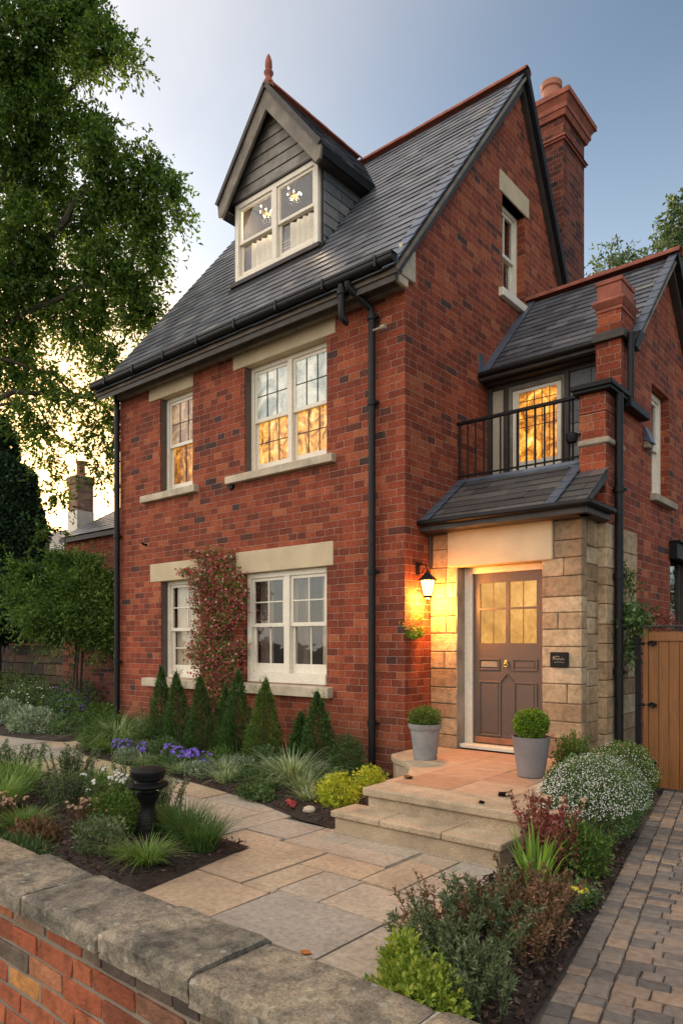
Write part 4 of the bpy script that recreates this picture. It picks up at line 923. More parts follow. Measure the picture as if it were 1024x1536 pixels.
for r in [(.62, 1.40, -3.885, -3.39), (.62, 1.125, -3.39, -2.56), (1.125, 1.37, -3.39, -2.865), (1.37, 1.70, -3.32, -2.865), (1.40, 2.20, -3.885, -3.32),
          (1.37, 1.40, -3.39, -3.32), (1.125, 1.65, -2.865, -2.56), (.66, 1.63, -2.56, -2.12), (1.65, 1.955, -2.865, -2.12), (1.63, 1.65, -2.56, -2.12), (1.70, 2.20, -3.32, -2.885), (1.70, 1.955, -2.885, -2.865),
          (1.955, 2.50, -2.50, -2.12), (1.955, 2.55, -2.865, -2.50), (2.20, 2.43, -3.32, -2.865), (2.43, 2.95, -3.32, -2.865), (2.20, 2.66, -3.885, -3.32), (2.66, 2.98, -3.885, -3.32),
          (1.40, 2.20, -4.72, -3.885), (2.20, 3.0, -4.50, -3.885), (.6, 1.40, -4.45, -3.885), (.6, 1.4, -5.1, -4.45), (1.4, 2.2, -5.1, -4.72), (2.2, 3.05, -5.1, -4.5), (2.5, 3.0, -2.865, -2.12),
          (.18, .66, -2.50, -2.05), (.18, .62, -2.90, -2.50), (-.10, .18, -2.95, -1.85), (.66, 2.4, -2.12, -1.6)]: flag(*r)
x = -.10
while x > -4.6:
    wdt = random.uniform(.55, .95); yb = -1.7-.12*(-x)+.02*x*x*.6; flag(x-wdt, x, -2.9, -2.02); flag(x-wdt, x, -2.02, -.95); x -= wdt
for i in range(6):
    for j in range(5): flag(x-.78*(i+1), x-.78*i, -2.6+.7*j+.15*(i % 2), -2.6+.7*(j+1)+.15*(i % 2))
o = m.build('paving', M['flags'], None, bevel=.006); tag(o, kind='structure')

def bed(name, poly, z=.02, res=.06, amp=.03, rise=.05):
    """soil that swells from its edges; named as ground"""
    xs = [p[0] for p in poly]; ys = [p[1] for p in poly]; x0, x1, y0, y1 = min(xs), max(xs), min(ys), max(ys)
    nx = int((x1-x0)/res)+1; ny = int((y1-y0)/res)+1; idx = {}; vs = []; fs = []
    for j in range(ny+1):
        for i in range(nx+1):
            x = x0+i*res; y = y0+j*res
            if inside(x, y, poly) or edge_dist(x, y, poly) < res*.75:
                # snap the rim to the outline
                d = edge_dist(x, y, poly); ins = inside(x, y, poly)
                if d < res*.75:
                    bx = None
                    for q in range(len(poly)):
                        a_ = poly[q-1]; b_ = poly[q]; dx, dy = b_[0]-a_[0], b_[1]-a_[1]; t_ = max(0, min(1, ((x-a_[0])*dx+(y-a_[1])*dy)/(dx*dx+dy*dy+1e-9)))
                        X, Y = a_[0]+t_*dx, a_[1]+t_*dy; dd_ = math.hypot(x-X, y-Y)
                        if bx is None or dd_ < bx[0]: bx = (dd_, X, Y)
                    idx[i, j] = len(vs); vs.append((bx[1], bx[2], z-.012+.006*mnoise.noise(Vector((x*9, y*9, 1))))); continue
                hz = (min(d, .25)/.25*rise+amp*mnoise.noise(Vector((x*5, y*5, 3)))+amp*.5*mnoise.noise(Vector((x*14, y*14, 9)))) if ins else -.05
                idx[i, j] = len(vs); vs.append((x, y, z+hz if ins else -.045))
    for j in range(ny):
        for i in range(nx):
            q = [(i, j), (i+1, j), (i+1, j+1), (i, j+1)]
            if all(k in idx for k in q): fs.append([idx[k] for k in q])
    me = bpy.data.meshes.new(name); me.from_pydata(vs, [], fs); me.materials.append(M['mulch']); me.polygons.foreach_set('use_smooth', [True]*len(fs))
    o = link(bpy.data.objects.new(name, me)); tag(o, kind='structure'); return o
BED_A = [(-5.5, .0), (-5.5, -.6), (-4.9, -1.15), (-4.2, -1.38), (-3.0, -1.45), (-1.5, -1.62), (-.5, -1.77), (.35, -2.02), (.72, -2.06), (.72, -1.75), (.86, -1.2), (.5, -.82), (.05, -.45), (0, 0)]
BED_B = [(-4.9, -2.35), (-3.6, -2.35), (-2.4, -2.38), (-1.57, -2.45), (-.6, -2.7), (.0, -2.82), (.60, -2.83), (.79, -3.86), (.79, -4.2), (.55, -5.06), (-9, -5.06), (-9, -3.4), (-6.4, -2.7)]
BED_R = [(2.27, -1.95), (2.25, -1.0), (1.95, -.6), (1.95, .95), (2.36, .85), (2.62, -.5), (2.97, -2.2), (3.21, -3.72), (3.42, -5.06), (2.98, -5.06), (2.62, -4.1), (2.62, -3.84), (2.35, -2.9)]
BED_L = [(-5.65, .0), (-5.65, -.9), (-6.4, -1.1), (-7.6, -1.25), (-9.5, -1.0), (-14, .2), (-14, 3.0), (-5.65, 3.0)]
for nm, bp in (('flower_bed', BED_A), ('flower_bed', BED_B), ('flower_bed', BED_R), ('flower_bed', BED_L)): bed(nm, bp, res=.05 if bp is not BED_L else .12)
def scatter_chips(poly, n, name='bark_mulch'):
    xs = [p[0] for p in poly]; ys = [p[1] for p in poly]; P = []
    while len(P) < n:
        x = random.uniform(max(min(xs), -5.5), max(xs)); y = random.uniform(min(ys), max(ys))
        if inside(x, y, poly): P.append((x, y, .02+min(edge_dist(x, y, poly), .25)/.25*.05+.03*mnoise.noise(Vector((x*5, y*5, 3)))+.012))
    P = np.array(P); D = rng.normal(size=P.shape); D[:, 2] *= .35; L = rng.uniform(.015, .045, n); return leaf_arrays(P, D, L, L*.5)
o = mesh_quads('bark_mulch', cat(scatter_chips(BED_A, 9000), scatter_chips(BED_B, 7000), scatter_chips(BED_R, 9000)), M['chips'], None); tag(o, 'dark bark mulch scattered over the flower beds', kind='stuff')

# driveway of small setts, turned a little from the house
A0 = Vector((2.405, .80, 0)); A1 = Vector((3.235, -3.722, 0)); dv = (A1-A0).normalized(); du = Vector((-dv.y, dv.x, 0)); 
if du.x < 0: du = -du
sheet('driveway_bed', [tuple((A0-dv*3)[:2]), tuple((A0-dv*3+du*6)[:2]), tuple((A1+dv*4+du*6)[:2]), tuple((A1+dv*4)[:2])], -.016, M['joint'])
m = MB()
def sett(u, v, wu, wv):
    g = .003; z = random.uniform(-.003, .004); j = lambda: random.uniform(-.004, .004); e = .006
    pts = [(u+g, v+g), (u+wu-g, v+g), (u+wu-g, v+wv-g), (u+g, v+wv-g)]; vs = []
    pts = [(a+j(), b+j()) for a, b in pts]; cu, cv = u+wu/2, v+wv/2; t = [random.uniform(-.002, .002) for _ in range(4)]
    for a, b in pts: p = A0-dv*2.2+du*a+dv*b; vs.append((p.x, p.y, -.03))
    for a, b in pts: p = A0-dv*2.2+du*a+dv*b; vs.append((p.x, p.y, z-e))
    for k, (a, b) in enumerate(pts): a += e*(1 if a < cu else -1); b += e*(1 if b < cv else -1); p = A0-dv*2.2+du*a+dv*b; vs.append((p.x, p.y, z+t[k]))
    m.add(vs, [(0,1,5,4),(1,2,6,5),(2,3,7,6),(3,0,4,7),(4,5,9,8),(5,6,10,9),(6,7,11,10),(7,4,8,11),(8,9,10,11)])
u = 0
cols = [.12, .12]+[.12]*1
v = 0
for c in range(2):                                               # border columns run along the edge
    v = -.06*(c % 2); 
    while v < 8.2: h = random.uniform(.075, .125); sett(c*.105, v, .105, h); v += h
v = 0
while v < 8.2:                                                   # then courses across
    h = random.uniform(.078, .10); u = .213
    while u < 3.4: wu = random.uniform(.085, .17); sett(u, v, wu, h); u += wu
    v += h
o = m.build('driveway', M['setts'], None, rec=False); tag(o, kind='structure')

# steps and landing
def poly_slab(poly, z0, z1): mm = MB(); mm.prism([(x, y, z0) for x, y in poly], (0, 0, z1-z0)); return mm
land = [(.0, .48), (.0, -.02), (.03, -.30), (.18, -.46), (.40, -.58), (.62, -.80), (.80, -1.10), (.87, -1.40), (.87, -1.85), (2.29, -1.85), (2.10, -.93), (1.90, .0), (1.78, .48)]
steps = thing('front_steps', 'two sandstone steps with a warm tiled landing in front of the door', 'steps', (0, 0, 0))
ins_ = [(x+(.03 if x < 1.2 else -.03), y+(.035 if y < -1.7 else 0)) for x, y in land]
poly_slab(ins_, -.04, .255).build('landing_wall', M['step'], steps, bevel=.01)
poly_slab(land, .257, .326).build('landing', M['step'], steps, bevel=.014, seg=3)
m = MB(); tx = [(.42, .95), (.95, 1.48), (1.48, 1.98)]; ty = [(-1.52, -1.0), (-1.0, -.5), (-.5, .0), (.0, .46)]
for i, (a, b) in enumerate(tx):
    for j, (c, d) in enumerate(ty):
        if i == 0 and j < 2: a2 = .95-.10 if j == 0 else .80
        else: a2 = a
        if i == 0 and j == 2: a2 = .50
        b2 = min(b, 2.02-.12*j) if i == 2 else b
        m.box(a2+.003, b2-.003, c+.003, d-.003, .32, .331+random.uniform(-.001, .001))
m.build('landing_tiles', M['tile'], steps, bevel=.003)
m = MB(); m.box(.78, 2.22, -2.09, -1.80, -.04, .115); m.build('lower_step_wall', M['step'], steps, bevel=.01)
for a, b in ((.755, 1.235), (1.241, 1.78), (1.786, 2.25)): m = MB(); m.box(a, b, -2.115, -1.79, .117, .168); m.build('tread', M['step'], steps, bevel=.012, seg=3)
def crumpled(name, x, y, z, s, mat, label, grp=None):
    m = MB(); n = 7; vs = [(0, 0, .2*s)]
    for k in range(n): g = 6.28*k/n; r = s*random.uniform(.5, 1.1); vs.append((r*math.cos(g)*1.3, r*math.sin(g)*.8, s*random.uniform(.02, .75)))
    for k in range(n): g = 6.28*k/n; vs.append((s*.5*math.cos(g), s*.35*math.sin(g), -.0))
    vs.append((0, 0, .0))
    m.add(vs, [(0, 1+k, 1+(k+1) % n) for k in range(n)]+[(1+k, 8+k, 8+(k+1) % n, 1+(k+1) % n) for k in range(n)]+[(15, 8+(k+1) % n, 8+k) for k in range(n)])
    o = m.build(name, mat); o.location = (x, y, z); o.rotation_euler = (0, 0, random.uniform(0, 3)); return tag(o, label, 'leaf', grp)
crumpled('dry_leaf', .957, -1.32, .328, .062, M['black'], 'dark curled leaf on the left of the landing', 'dark leaves on the landing')
crumpled('dry_leaf', 1.90, -1.74, .328, .036, M['black'], 'smallest dark curled leaf, at the front edge of the landing', 'dark leaves on the landing')
crumpled('dry_leaf', 1.93, -1.42, .332, .072, M['black'], 'dark curled leaf on the right of the landing below the pot', 'dark leaves on the landing')
leaf_o = mat_plain('orange_leaf', (.5, .17, .03), .7, .3, 9, .3, 50)
crumpled('fallen_leaf', 2.12, -3.86, .002, .028, leaf_o, 'small orange fallen leaf on the grey paving')

# foreground wall
gw = thing('garden_wall', 'low brick garden wall with weathered stone coping crossing the foreground', 'wall', (0, -5.25, 0))
m = MB(lambda x, y, z: (x, y-.065, z)); z = -.55; r_ = 0
while z < .66:
    h = .069; u = -3.2-(.10 if r_ % 2 else 0)
    while u < 4.05:
        ww = random.choice([.205, .205, .205, .10, .155]); j = [random.uniform(-.005, .006) for _ in range(8)]; g = .006
        a, b = u+g*.8, u+ww-g*.8; zl, zh = z+g, min(z+h, .69)-g; y0 = 0
        m.add([(a+j[0]*.6, -j[0], zl+j[1]*.5), (b+j[2]*.6, -j[1], zl+j[3]*.5), (b, .15, zl), (a, .15, zl), (a+j[4]*.6, -j[2], zh+j[5]*.5), (b+j[6]*.6, -j[3], zh+j[7]*.5), (b, .15, zh), (a, .15, zh)],
            [(0,3,2,1),(4,5,6,7),(0,1,5,4),(1,2,6,5),(2,3,7,6),(3,0,4,7)])
        u += ww
    z += h; r_ += 1
m.build('bricks', M['fronts'], gw, bevel=.004, seg=2)
m = MB(); m.box(-3.3, 4.05, -.060, .11, -.6, .686); m.build('mortar_core', M['mortar'], gw)
def coping(x0, x1, w0, w1, z0, z1, par, sd, dz=0):
    """a worn stone: subdivided block with knocked and eroded edges"""
    nx = max(6, int((x1-x0)/.022)); ny = 15; nz = 5; g = .009; vs = []; fs = []; idx = {}
    for i in range(nx+1):
        for j in range(ny+1):
            for k in range(nz+1):
                if 0 < i < nx and 0 < j < ny and 0 < k < nz: continue
                a, b, c = i/nx, j/ny, k/nz
                p = Vector((x0+g+(x1-x0-2*g)*a, w0+(w1-w0)*b, z0+(z1-z0)*c))
                # rounding towards the upper edges
                ey = min(b, 1-b)*(w1-w0); ex = min(a, 1-a)*(x1-x0); r = .016
                dzz = 0
                if ey < r: dzz += (r-math.sqrt(max(0, r*r-(r-ey)**2)))*.8
                if ex < .012: dzz += (.012-ex)*.45
                p.z -= dzz*c
                n1 = mnoise.noise(Vector((p.x*4+sd, p.y*4, p.z*4))); n2 = mnoise.noise(Vector((p.x*17, p.y*17+sd, p.z*17))); n3 = mnoise.noise(Vector((p.x*48+sd, p.y*48, p.z*48)))
                p.z += c*(.006*n1+.0035*n2+.0022*n3+dz*(a-.5)); edge = 1 if (j == 0 or j == ny) else 0
                p.y += (b-.5)*2*edge*(.006*n1+.005*n2+.003*n3); 
                idx[i, j, k] = len(vs); vs.append(p)
    def q(a, b, c, d): fs.append([idx[a], idx[b], idx[c], idx[d]])
    for i in range(nx):
        for j in range(ny): q((i,j,nz),(i+1,j,nz),(i+1,j+1,nz),(i,j+1,nz)); q((i,j,0),(i,j+1,0),(i+1,j+1,0),(i+1,j,0))
        for k in range(nz): q((i,0,k),(i+1,0,k),(i+1,0,k+1),(i,0,k+1)); q((i,ny,k),(i,ny,k+1),(i+1,ny,k+1),(i+1,ny,k))
    for j in range(ny):
        for k in range(nz): q((0,j,k),(0,j,k+1),(0,j+1,k+1),(0,j+1,k)); q((nx,j,k),(nx,j+1,k),(nx,j+1,k+1),(nx,j,k+1))
    mm = MB(); mm.add(vs, fs); return mm.build('coping_stone', M['coping'], par, smooth=True)
cxs = [-3.2, -2.55, -1.9, -1.25, -.62, 0, .62, 1.22, 1.60, 2.03, 2.36, 2.78, 3.16, 3.66, 4.15]
for i, (a, b) in enumerate(zip(cxs[:-1], cxs[1:])): coping(a, b, -.105+random.uniform(-.006, .006), .155+random.uniform(-.01, .01), (.692+random.uniform(-.003, .003)), .754+random.uniform(-.008, .008), gw, i*7.3, random.uniform(-.01, .01))
m = MB()
for x in cxs[7:-1]: m.box(x-.012, x+.012, -.098, .148, .695, .744)
m.build('mortar_joints', mat_plain('lime_mortar', (.36, .32, .26), .95, .3, 9, .8, 60, speck=.8), gw, bevel=.004)

# low planter wall beside the steps
pw = thing('planter_wall', 'short low stone wall end beside the steps, holding a small planted bed', 'wall', (2.35, -1.25, 0))
m = MB(); m.box(-.06, .06, -.30, .28, -.02, .17); m.build('wall', M['step'], pw, bevel=.01)
m = MB(); m.box(-.075, .075, -.33, -.02, .172, .225); m.build('cap_stone', M['step'], pw, bevel=.01, seg=2)
m = MB(); m.box(-.07, .07, -.01, .29, .172, .222); m.build('cap_stone', M['step'], pw, bevel=.01, seg=2)

# gate
gt = thing('side_gate', 'tall warm brown wooden gate with black ironmongery beyond the porch', 'gate', (2.12, 1.20, 0))
m = MB()
for i in range(12): m.box(.075+i*.098+.002, .075+(i+1)*.098-.002, 0, .022, .03, 1.62)
gb = m.build('boards', M['wood'], gt, bevel=.003)
m = MB(); m.box(.025, .075, -.02, .03, .02, 1.66); m.box(.078, 1.26, -.018, .0-.001, 1.52, 1.61); m.build('gate_frame', M['wood'], gt, bevel=.005)
m = MB(); m.box(.0, 1.28, -.04, .045, 1.662, 1.685); m.build('top_rail', M['timber'], gt, bevel=.004)
m = MB(); m.box(-.05, -.005, -.03, .03, -.05, 1.58); m.build('post', M['black'], gt, bevel=.004)
for z in (1.50, .87, .28):
    h = MB(); h.box(.07, .16, -.028, -.018, z-.014, z+.014); h.tube([(.115, -.032, z-.03), (.15, -.036, z-.012), (.15, -.036, z+.012), (.115, -.032, z+.024), (.08, -.034, z)], .008, 6); h.tube([(-.02, -.034, z-.0), (.05, -.034, z+.0)], .012, 8)
    h.build('hinge', M['black'], gt)

# garden bollard lamp
bo = thing('garden_lamp', 'black cast garden bollard lamp with a wide flat cap in the left bed', 'lamp', (-.03, -3.27, .03))
m = MB(); m.lathe([(.10, 0), (.105, .04), (.085, .055), (.08, .08), (.082, .14), (.066, .20), (.052, .245), (.056, .28), (.085, .33), (.095, .355), (.062, .37), (.06, .385)], (0, 0, 0), 22); m.build('base', M['gutter'], bo, smooth=True)
m = MB(); m.lathe([(.06, .385), (.135, .40), (.15, .415), (.148, .43), (.10, .44), (.09, .455)], (0, 0, 0), 26); m.build('lower_cap', M['black'], bo, smooth=True)
m = MB(); m.lathe([(.085, .455), (.118, .468), (.124, .50), (.13, .512), (.128, .528), (.10, .545), (.03, .552), (.002, .553)], (0, 0, 0), 26); m.build('top_cap', M['black'], bo, smooth=True)
m = MB()
for g in (.3, 1.8, 3.4, 5.0):
    c_, s_ = math.cos(g), math.sin(g); m.tube([(.125*c_, .125*s_, .50), (.165*c_, .165*s_, .49), (.16*c_, .16*s_, .44), (.15*c_, .15*s_, .36), (.13*c_, .13*s_, .32)], .003, 5); m.build('wire', M['black'], bo); m = MB()

# potted plants on the landing
def pot(x, y, z, prof, mat, name, label, cat_='pot'):
    t = thing(name, label, cat_, (x, y, z)); m = MB(); m.lathe(prof, (0, 0, 0), 32); m.build('pot_body', mat, t, smooth=True)
    top = prof[-1][1]; return t
p1 = pot(.50, -.36, .328, [(.115, 0), (.12, .012), (.118, .03), (.15, .30), (.16, .305), (.17, .33), (.17, .355), (.155, .36), (.145, .32), (.14, .31)], M['zinc'], 'plant_pot', 'grey ribbed pot with a feathery green herb at the house corner')
m = MB(); m.lathe([(.001, .325), (.146, .322), (.146, .315), (.001, .31)], (0, 0, 0), 20); m.build('soil', M['soil'], p1)
V = blob_leaves(4200, (0, 0, .41), (.17, .16, .115), .022, .45, .6, .45, .3, 6, .9); o = mesh_quads('herb', V, M['l_cone2'], p1)
p2 = pot(1.73, -.55, .332, [(.105, 0), (.115, .006), (.165, .345), (.168, .352), (.158, .352), (.15, .32)], M['pot'], 'plant_pot', 'smooth grey pot with a clipped round box plant right of the door')
m = MB(); m.lathe([(.001, .335), (.152, .332), (.152, .32), (.001, .315)], (0, 0, 0), 20); m.build('soil', M['soil'], p2)
V = blob_leaves(6500, (0, 0, .455), (.145, .145, .13), .022, .55, .3, .6, .16, 7, .8); o = mesh_quads('box_plant', V, M['l_box'], p2)

# ------------------------------------------------------------------ plants of the beds
def plant(name, label, cat_, loc, pieces, group=None):
    t = thing(name, label, cat_, loc, 0, group)
    for nm, V, mt in pieces:
        if isinstance(V, tuple): mesh_quads(nm, V[0], M[mt], t, V[1])
        elif isinstance(V, MB): V.build(nm, M[mt], t)
        else: mesh_quads(nm, V, M[mt], t)
    return t
def cone_conifer(x, y, h, r, label, mt='l_cone', seed=0, n=7500):
    t = rng.random(n)**1.25; a = rng.uniform(0, 6.283, n)
    lum = 1+.42*lumpy(np.stack([np.cos(a)*1.4, np.sin(a)*1.4, t*5], 1), 1.6, seed)
    prof = (np.minimum(1, (1-t)**.75*1.08))*np.minimum(1, .55+t*4)
    rr = r*1.22*prof*lum*(.45+.58*rng.random(n)**.5)
    P = np.stack([rr*np.cos(a)+.10*np.sin(seed*1.7)*t*t*h*.5, rr*np.sin(a), t*h*(1+.05*rng.normal(size=n)*(t > .6)*.5)], 1)
    D = np.stack([np.cos(a)*.6, np.sin(a)*.6, np.full(n, .75)], 1)+rng.normal(size=(n, 3))*.35
    Ls = .028*rng.uniform(.6, 1.3, n); V = leaf_arrays(P, D, Ls, Ls*.42)
    tt = rng.random(70)**1.3; ag = rng.uniform(0, 6.283, 70); rq = r*1.1*np.minimum(1, (1-tt)**.75*1.08)       # loose shoots
    for q in range(70):
        b0 = np.array([rq[q]*math.cos(ag[q]), rq[q]*math.sin(ag[q]), tt[q]*h]); dd_ = np.array([math.cos(ag[q])*.45, math.sin(ag[q])*.45, .9])
        ts = np.linspace(0, .085, 9)[:, None]; V = cat(V, leaf_arrays(b0+dd_*ts*1.25, dd_+rng.normal(size=(9, 3))*.5, np.full(9, .026), np.full(9, .010)))
    m = MB(); m.tube([(0, 0, -.05), (0, 0, h*.9)], [.014, .004], 6)
    return plant('dwarf_conifer', label, 'conifer', (x, y, .05), [('foliage', V, mt), ('trunk', m, 'bark')], 'cone conifers along the front wall')
CC = [(-3.82, -.45, 1.08, .165, 'dark cone conifer furthest left in the row below the windows'), (-3.40, -.48, 1.01, .19, 'cone conifer second from the left in the row below the windows'),
      (-2.93, -.45, .98, .18, 'cone conifer third from the left, below the climber'), (-2.56, -.36, .86, .13, 'slimmest cone conifer, half hidden behind its neighbours under the climber'),
      (-2.24, -.46, 1.07, .20, 'broad dark cone conifer at the left end of the wide window'), (-1.73, -.48, .98, .20, 'bright green cone conifer in front of the wide lower window'),
      (-1.16, -.44, .62, .14, 'short cone conifer leaning against the taller one right of the windows'), (-.86, -.45, .86, .20, 'stout cone conifer below the right end of the wide sill')]
for i, (x, y, h, r, lb) in enumerate(CC): cone_conifer(x, y, h, r, lb, 'l_cone2' if i in (5,) else 'l_cone', i*3.1)
def shrub(name, label, loc, r, n, size, mt, asp=.5, cat_='shrub', extra=(), up=.5, jit=.9, lump=.4, shell=.45, grp=None, ls=3.0, st=True):
    V = blob_leaves(n, (0, 0, r[2]*.85), r, size, asp, up, shell, lump, ls/max(r[0], .15)*.35, jit, loc[0]*3+loc[1], zmin=-.02)
    pc = [('foliage', V, mt)]
    if st: ms, _ = stems(7, r[0]*.7, r[2]*1.2, .006, .5); pc.append(('stems', ms, 'bark'))
    return plant(name, label, cat_, loc, pc+list(extra), grp)
def tuft(label, x, y, n, h, mt='l_grass', wd=.006, droop=.7, lean=.45, spread=.05, name='grass_tuft', grp='grass tufts', z=.04, extra=()):
    return plant(name, label, 'grass', (x, y, z), [('blades', blades(n, spread, h, wd, droop, lean), mt)]+list(extra), grp)
def flowers(n, c, r, size, petals=5):
    d = rsph(n); d[:, 2] = np.abs(d[:, 2]); C = d*np.array(r)*(.85+.25*rng.random((n, 1)))+np.array(c)
    P = np.repeat(C, petals, 0); a = np.tile(np.arange(petals)*2*np.pi/petals, n)+np.repeat(rng.uniform(0, 6, n), petals)
    nrm = np.repeat(d+np.array([.25, -.45, .35]), petals, 0); nrm /= np.linalg.norm(nrm, axis=1, keepdims=True)
    t1 = np.cross(nrm, [0, 0, 1.])+1e-6; t1 /= np.linalg.norm(t1, axis=1, keepdims=True); t2 = np.cross(nrm, t1)
    D = t1*np.cos(a)[:, None]+t2*np.sin(a)[:, None]+nrm*.25
    D /= np.linalg.norm(D, axis=1, keepdims=True); S = np.cross(nrm, D); L = size; W = size*.75
    return np.stack([P, P+D*L*.55+S*W*.5, P+D*L, P+D*L*.55-S*W*.5], 1).reshape(-1, 3)
# front bed, left to right
fb = [(-4.75, -.55, 300, .62, 'l_grass_d'), (-4.30, -.85, 380, .62, 'l_sedge'), (-3.95, -1.12, 300, .45, 'l_grass'), (-4.55, -.25, 260, .70, 'l_grass_d')]
lbs = ['arching green grass clump nearest the black corner pipe', 'pale arching grass clump left of the cone conifers', 'bright low grass clump on the path edge left of the violets', 'tall grass clump against the left end of the brick wall']
for (x, y, n, h, mt), lb in zip(fb, lbs): tuft(lb, x, y, n, h, mt, .009, .9, .55, .14, 'ornamental_grass', 'arching grasses in the front bed')
shrub('leafy_shrub', 'soft green leafy shrub between the arching grasses and the path', (-4.35, -1.1, .03), (.30, .25, .18), 2200, .035, 'l_bush')
for i, (x, y) in enumerate([(-3.72, -1.18), (-3.5, -1.22), (-3.12, -1.2), (-2.72, -1.12), (-2.45, -1.16), (-2.2, -1.15), (-1.95, -1.2)]):
    lb = ['violet flower clump furthest left along the path', 'second violet flower clump from the left', 'violet flower clump before the second cone conifer', 'small violet flower clump before the third cone conifer', 'violet flower clump left of the densest one', 'densest violet flower clump, before the broad cone conifer', 'violet flower clump furthest right'][i]
    n = [26, 22, 18, 16, 26, 36, 12][i]
    plant('violet', lb, 'flower', (x, y, .04), [('leaves', blob_leaves(420, (0, 0, .07), (.13, .11, .09), .035, .6, .6, .3, .3, 5), 'l_cover'), ('flowers', flowers(n, (0, 0, .12), (.10, .09, .10), .026), 'viol_fl')], 'violets along the front bed')
k = 0; lbl = ['low silvery ground cover {}', 'low green ground cover {}']
places = ['below the first cone conifers', 'left of the violets on the path edge', 'in front of the second violet clump', 'before the densest violets', 'under the bright cone conifer', 'beside the spiky sedge', 'under the short conifer', 'at the wall foot near the black pipe', 'right of the last violets', 'left of the big sedge', 'by the wall behind the sedge']
for i, (x, y, rx, ry) in enumerate([(-3.6, -.85, .32, .2), (-4.0, -1.2, .22, .14), (-3.2, -1.38, .30, .12), (-2.4, -1.42, .34, .13), (-1.75, -.9, .30, .22), (-1.0, -1.35, .30, .2), (-1.2, -.72, .28, .18), (-.55, -.3, .28, .2), (-1.75, -1.42, .3, .14), (-1.25, -1.15, .25, .2), (-.75, -.62, .22, .16)]):
    plant('ground_cover', lbl[i % 2].format(places[i]), 'plant', (x, y, .03), [('foliage', blob_leaves(1300, (0, 0, .05), (rx, ry, .11), .038, .35, .9, .3, .35, 6, .8, i, zmin=-.01), 'l_grey' if i % 2 == 0 else 'l_cover')], 'ground cover of the front bed')
for i, (x, y, n, h, mt) in enumerate([(-1.55, -1.25, 170, .26, 'l_sedge'), (-1.2, -1.52, 150, .24, 'l_sedge'), (-.62, -1.15, 420, .46, 'l_sedge'), (-.25, -1.35, 240, .33, 'l_sedge'), (-.55, -1.55, 160, .26, 'l_grass_d'), (-2.05, -1.48, 140, .2, 'l_sedge'), (-2.75, -1.42, 130, .2, 'l_sedge'), (.05, -1.62, 120, .25, 'l_sedge')]):
    tuft(['pale striped sedge left of the tallest one', 'small striped sedge on the path edge', 'tallest spiky silver sedge in the front bed', 'striped sedge right of the tallest sedge', 'dark green grass clump on the edge by the sedges', 'low striped sedge in front of the broad conifer', 'low striped sedge before the third conifer', 'small sedge next to the yellow shrub'][i], x, y, n, h, mt, .008, .8, .6, .07, 'sedge', 'striped sedges of the front bed')
for i, (x, y, rx, ry, h, mt) in enumerate([(-5.1, -.4, .4, .3, .3, 'l_bush'), (-4.0, -.7, .3, .2, .3, 'l_cover'), (-.9, -.95, .3, .2, .16, 'l_cover'), (-.2, -1.0, .3, .25, .14, 'l_bush'), (-.5, -1.75, .25, .1, .08, 'l_cover'), (-1.55, -.65, .2, .15, .2, 'l_cover'), (-2.05, -.85, .3, .15, .16, 'l_bush'), (-3.15, -.85, .3, .15, .18, 'l_cover'), (.1, -.75, .15, .2, .14, 'l_cover')]):
    lb = ['leafy green fill at the house corner behind the arching grasses', 'leafy fill left of the first cone conifer', 'low fill between the short conifer and the tallest sedge', 'low fill between the needle shrub and the yellow shrub', 'thin cover on the mulch edge below the tallest sedge', 'cover in the gap right of the bright conifer', 'cover at the feet of the broad conifer', 'cover at the feet of the third conifer', 'cover against the curved landing edge by the black pipe'][i]
    plant('ground_cover', lb, 'plant', (x, y, .03), [('foliage', blob_leaves(1500, (0, 0, h*.4), (rx, ry, h), .036, .4, .9, .4, .4, 5, .8, i*2.9+1, zmin=-.01), mt)], 'ground cover of the front bed')
shrub('rounded_shrub', 'dark green needle shrub at the foot of the brick wall left of the black pipe', (-.30, -.62, .04), (.19, .17, .26), 2600, .035, 'l_cone', .3, up=1.0)
shrub('yellow_shrub', 'bright yellow-green shrub at the left end of the steps', (.42, -1.62, .03), (.20, .17, .17), 2000, .032, 'l_yel', .6, up=.5)
shrub('yellow_shrub', 'small yellow-green shrub against the curved landing edge', (.34, -1.05, .03), (.18, .12, .16), 1400, .03, 'l_yel', .6)
plant('red_flower', 'small red flower in the mulch left of the yellow shrub', 'flower', (.05, -1.86, .04), [('flowers', flowers(9, (0, 0, .03), (.05, .05, .03), .03), 'red_fl')])
def stone(x, y, z, s, label):
    me = bpy.data.meshes.new('stone'); bm = bmesh.new(); bmesh.ops.create_icosphere(bm, subdivisions=3, radius=1)
    for v in bm.verts: v.co = Vector((v.co.x*s[0], v.co.y*s[1], v.co.z*s[2]))*(1+.25*mnoise.noise(v.co*1.6+Vector((x, y, 0))))
    bm.to_mesh(me); bm.free(); me.materials.append(M['sill']); me.polygons.foreach_set('use_smooth', [True]*len(me.polygons))
    o = link(bpy.data.objects.new('stone', me)); o.location = (x, y, z); return tag(o, label, 'stone')
stone(.30, -1.86, .05, (.07, .05, .04), 'smooth pale stone in the mulch beside the lower step')
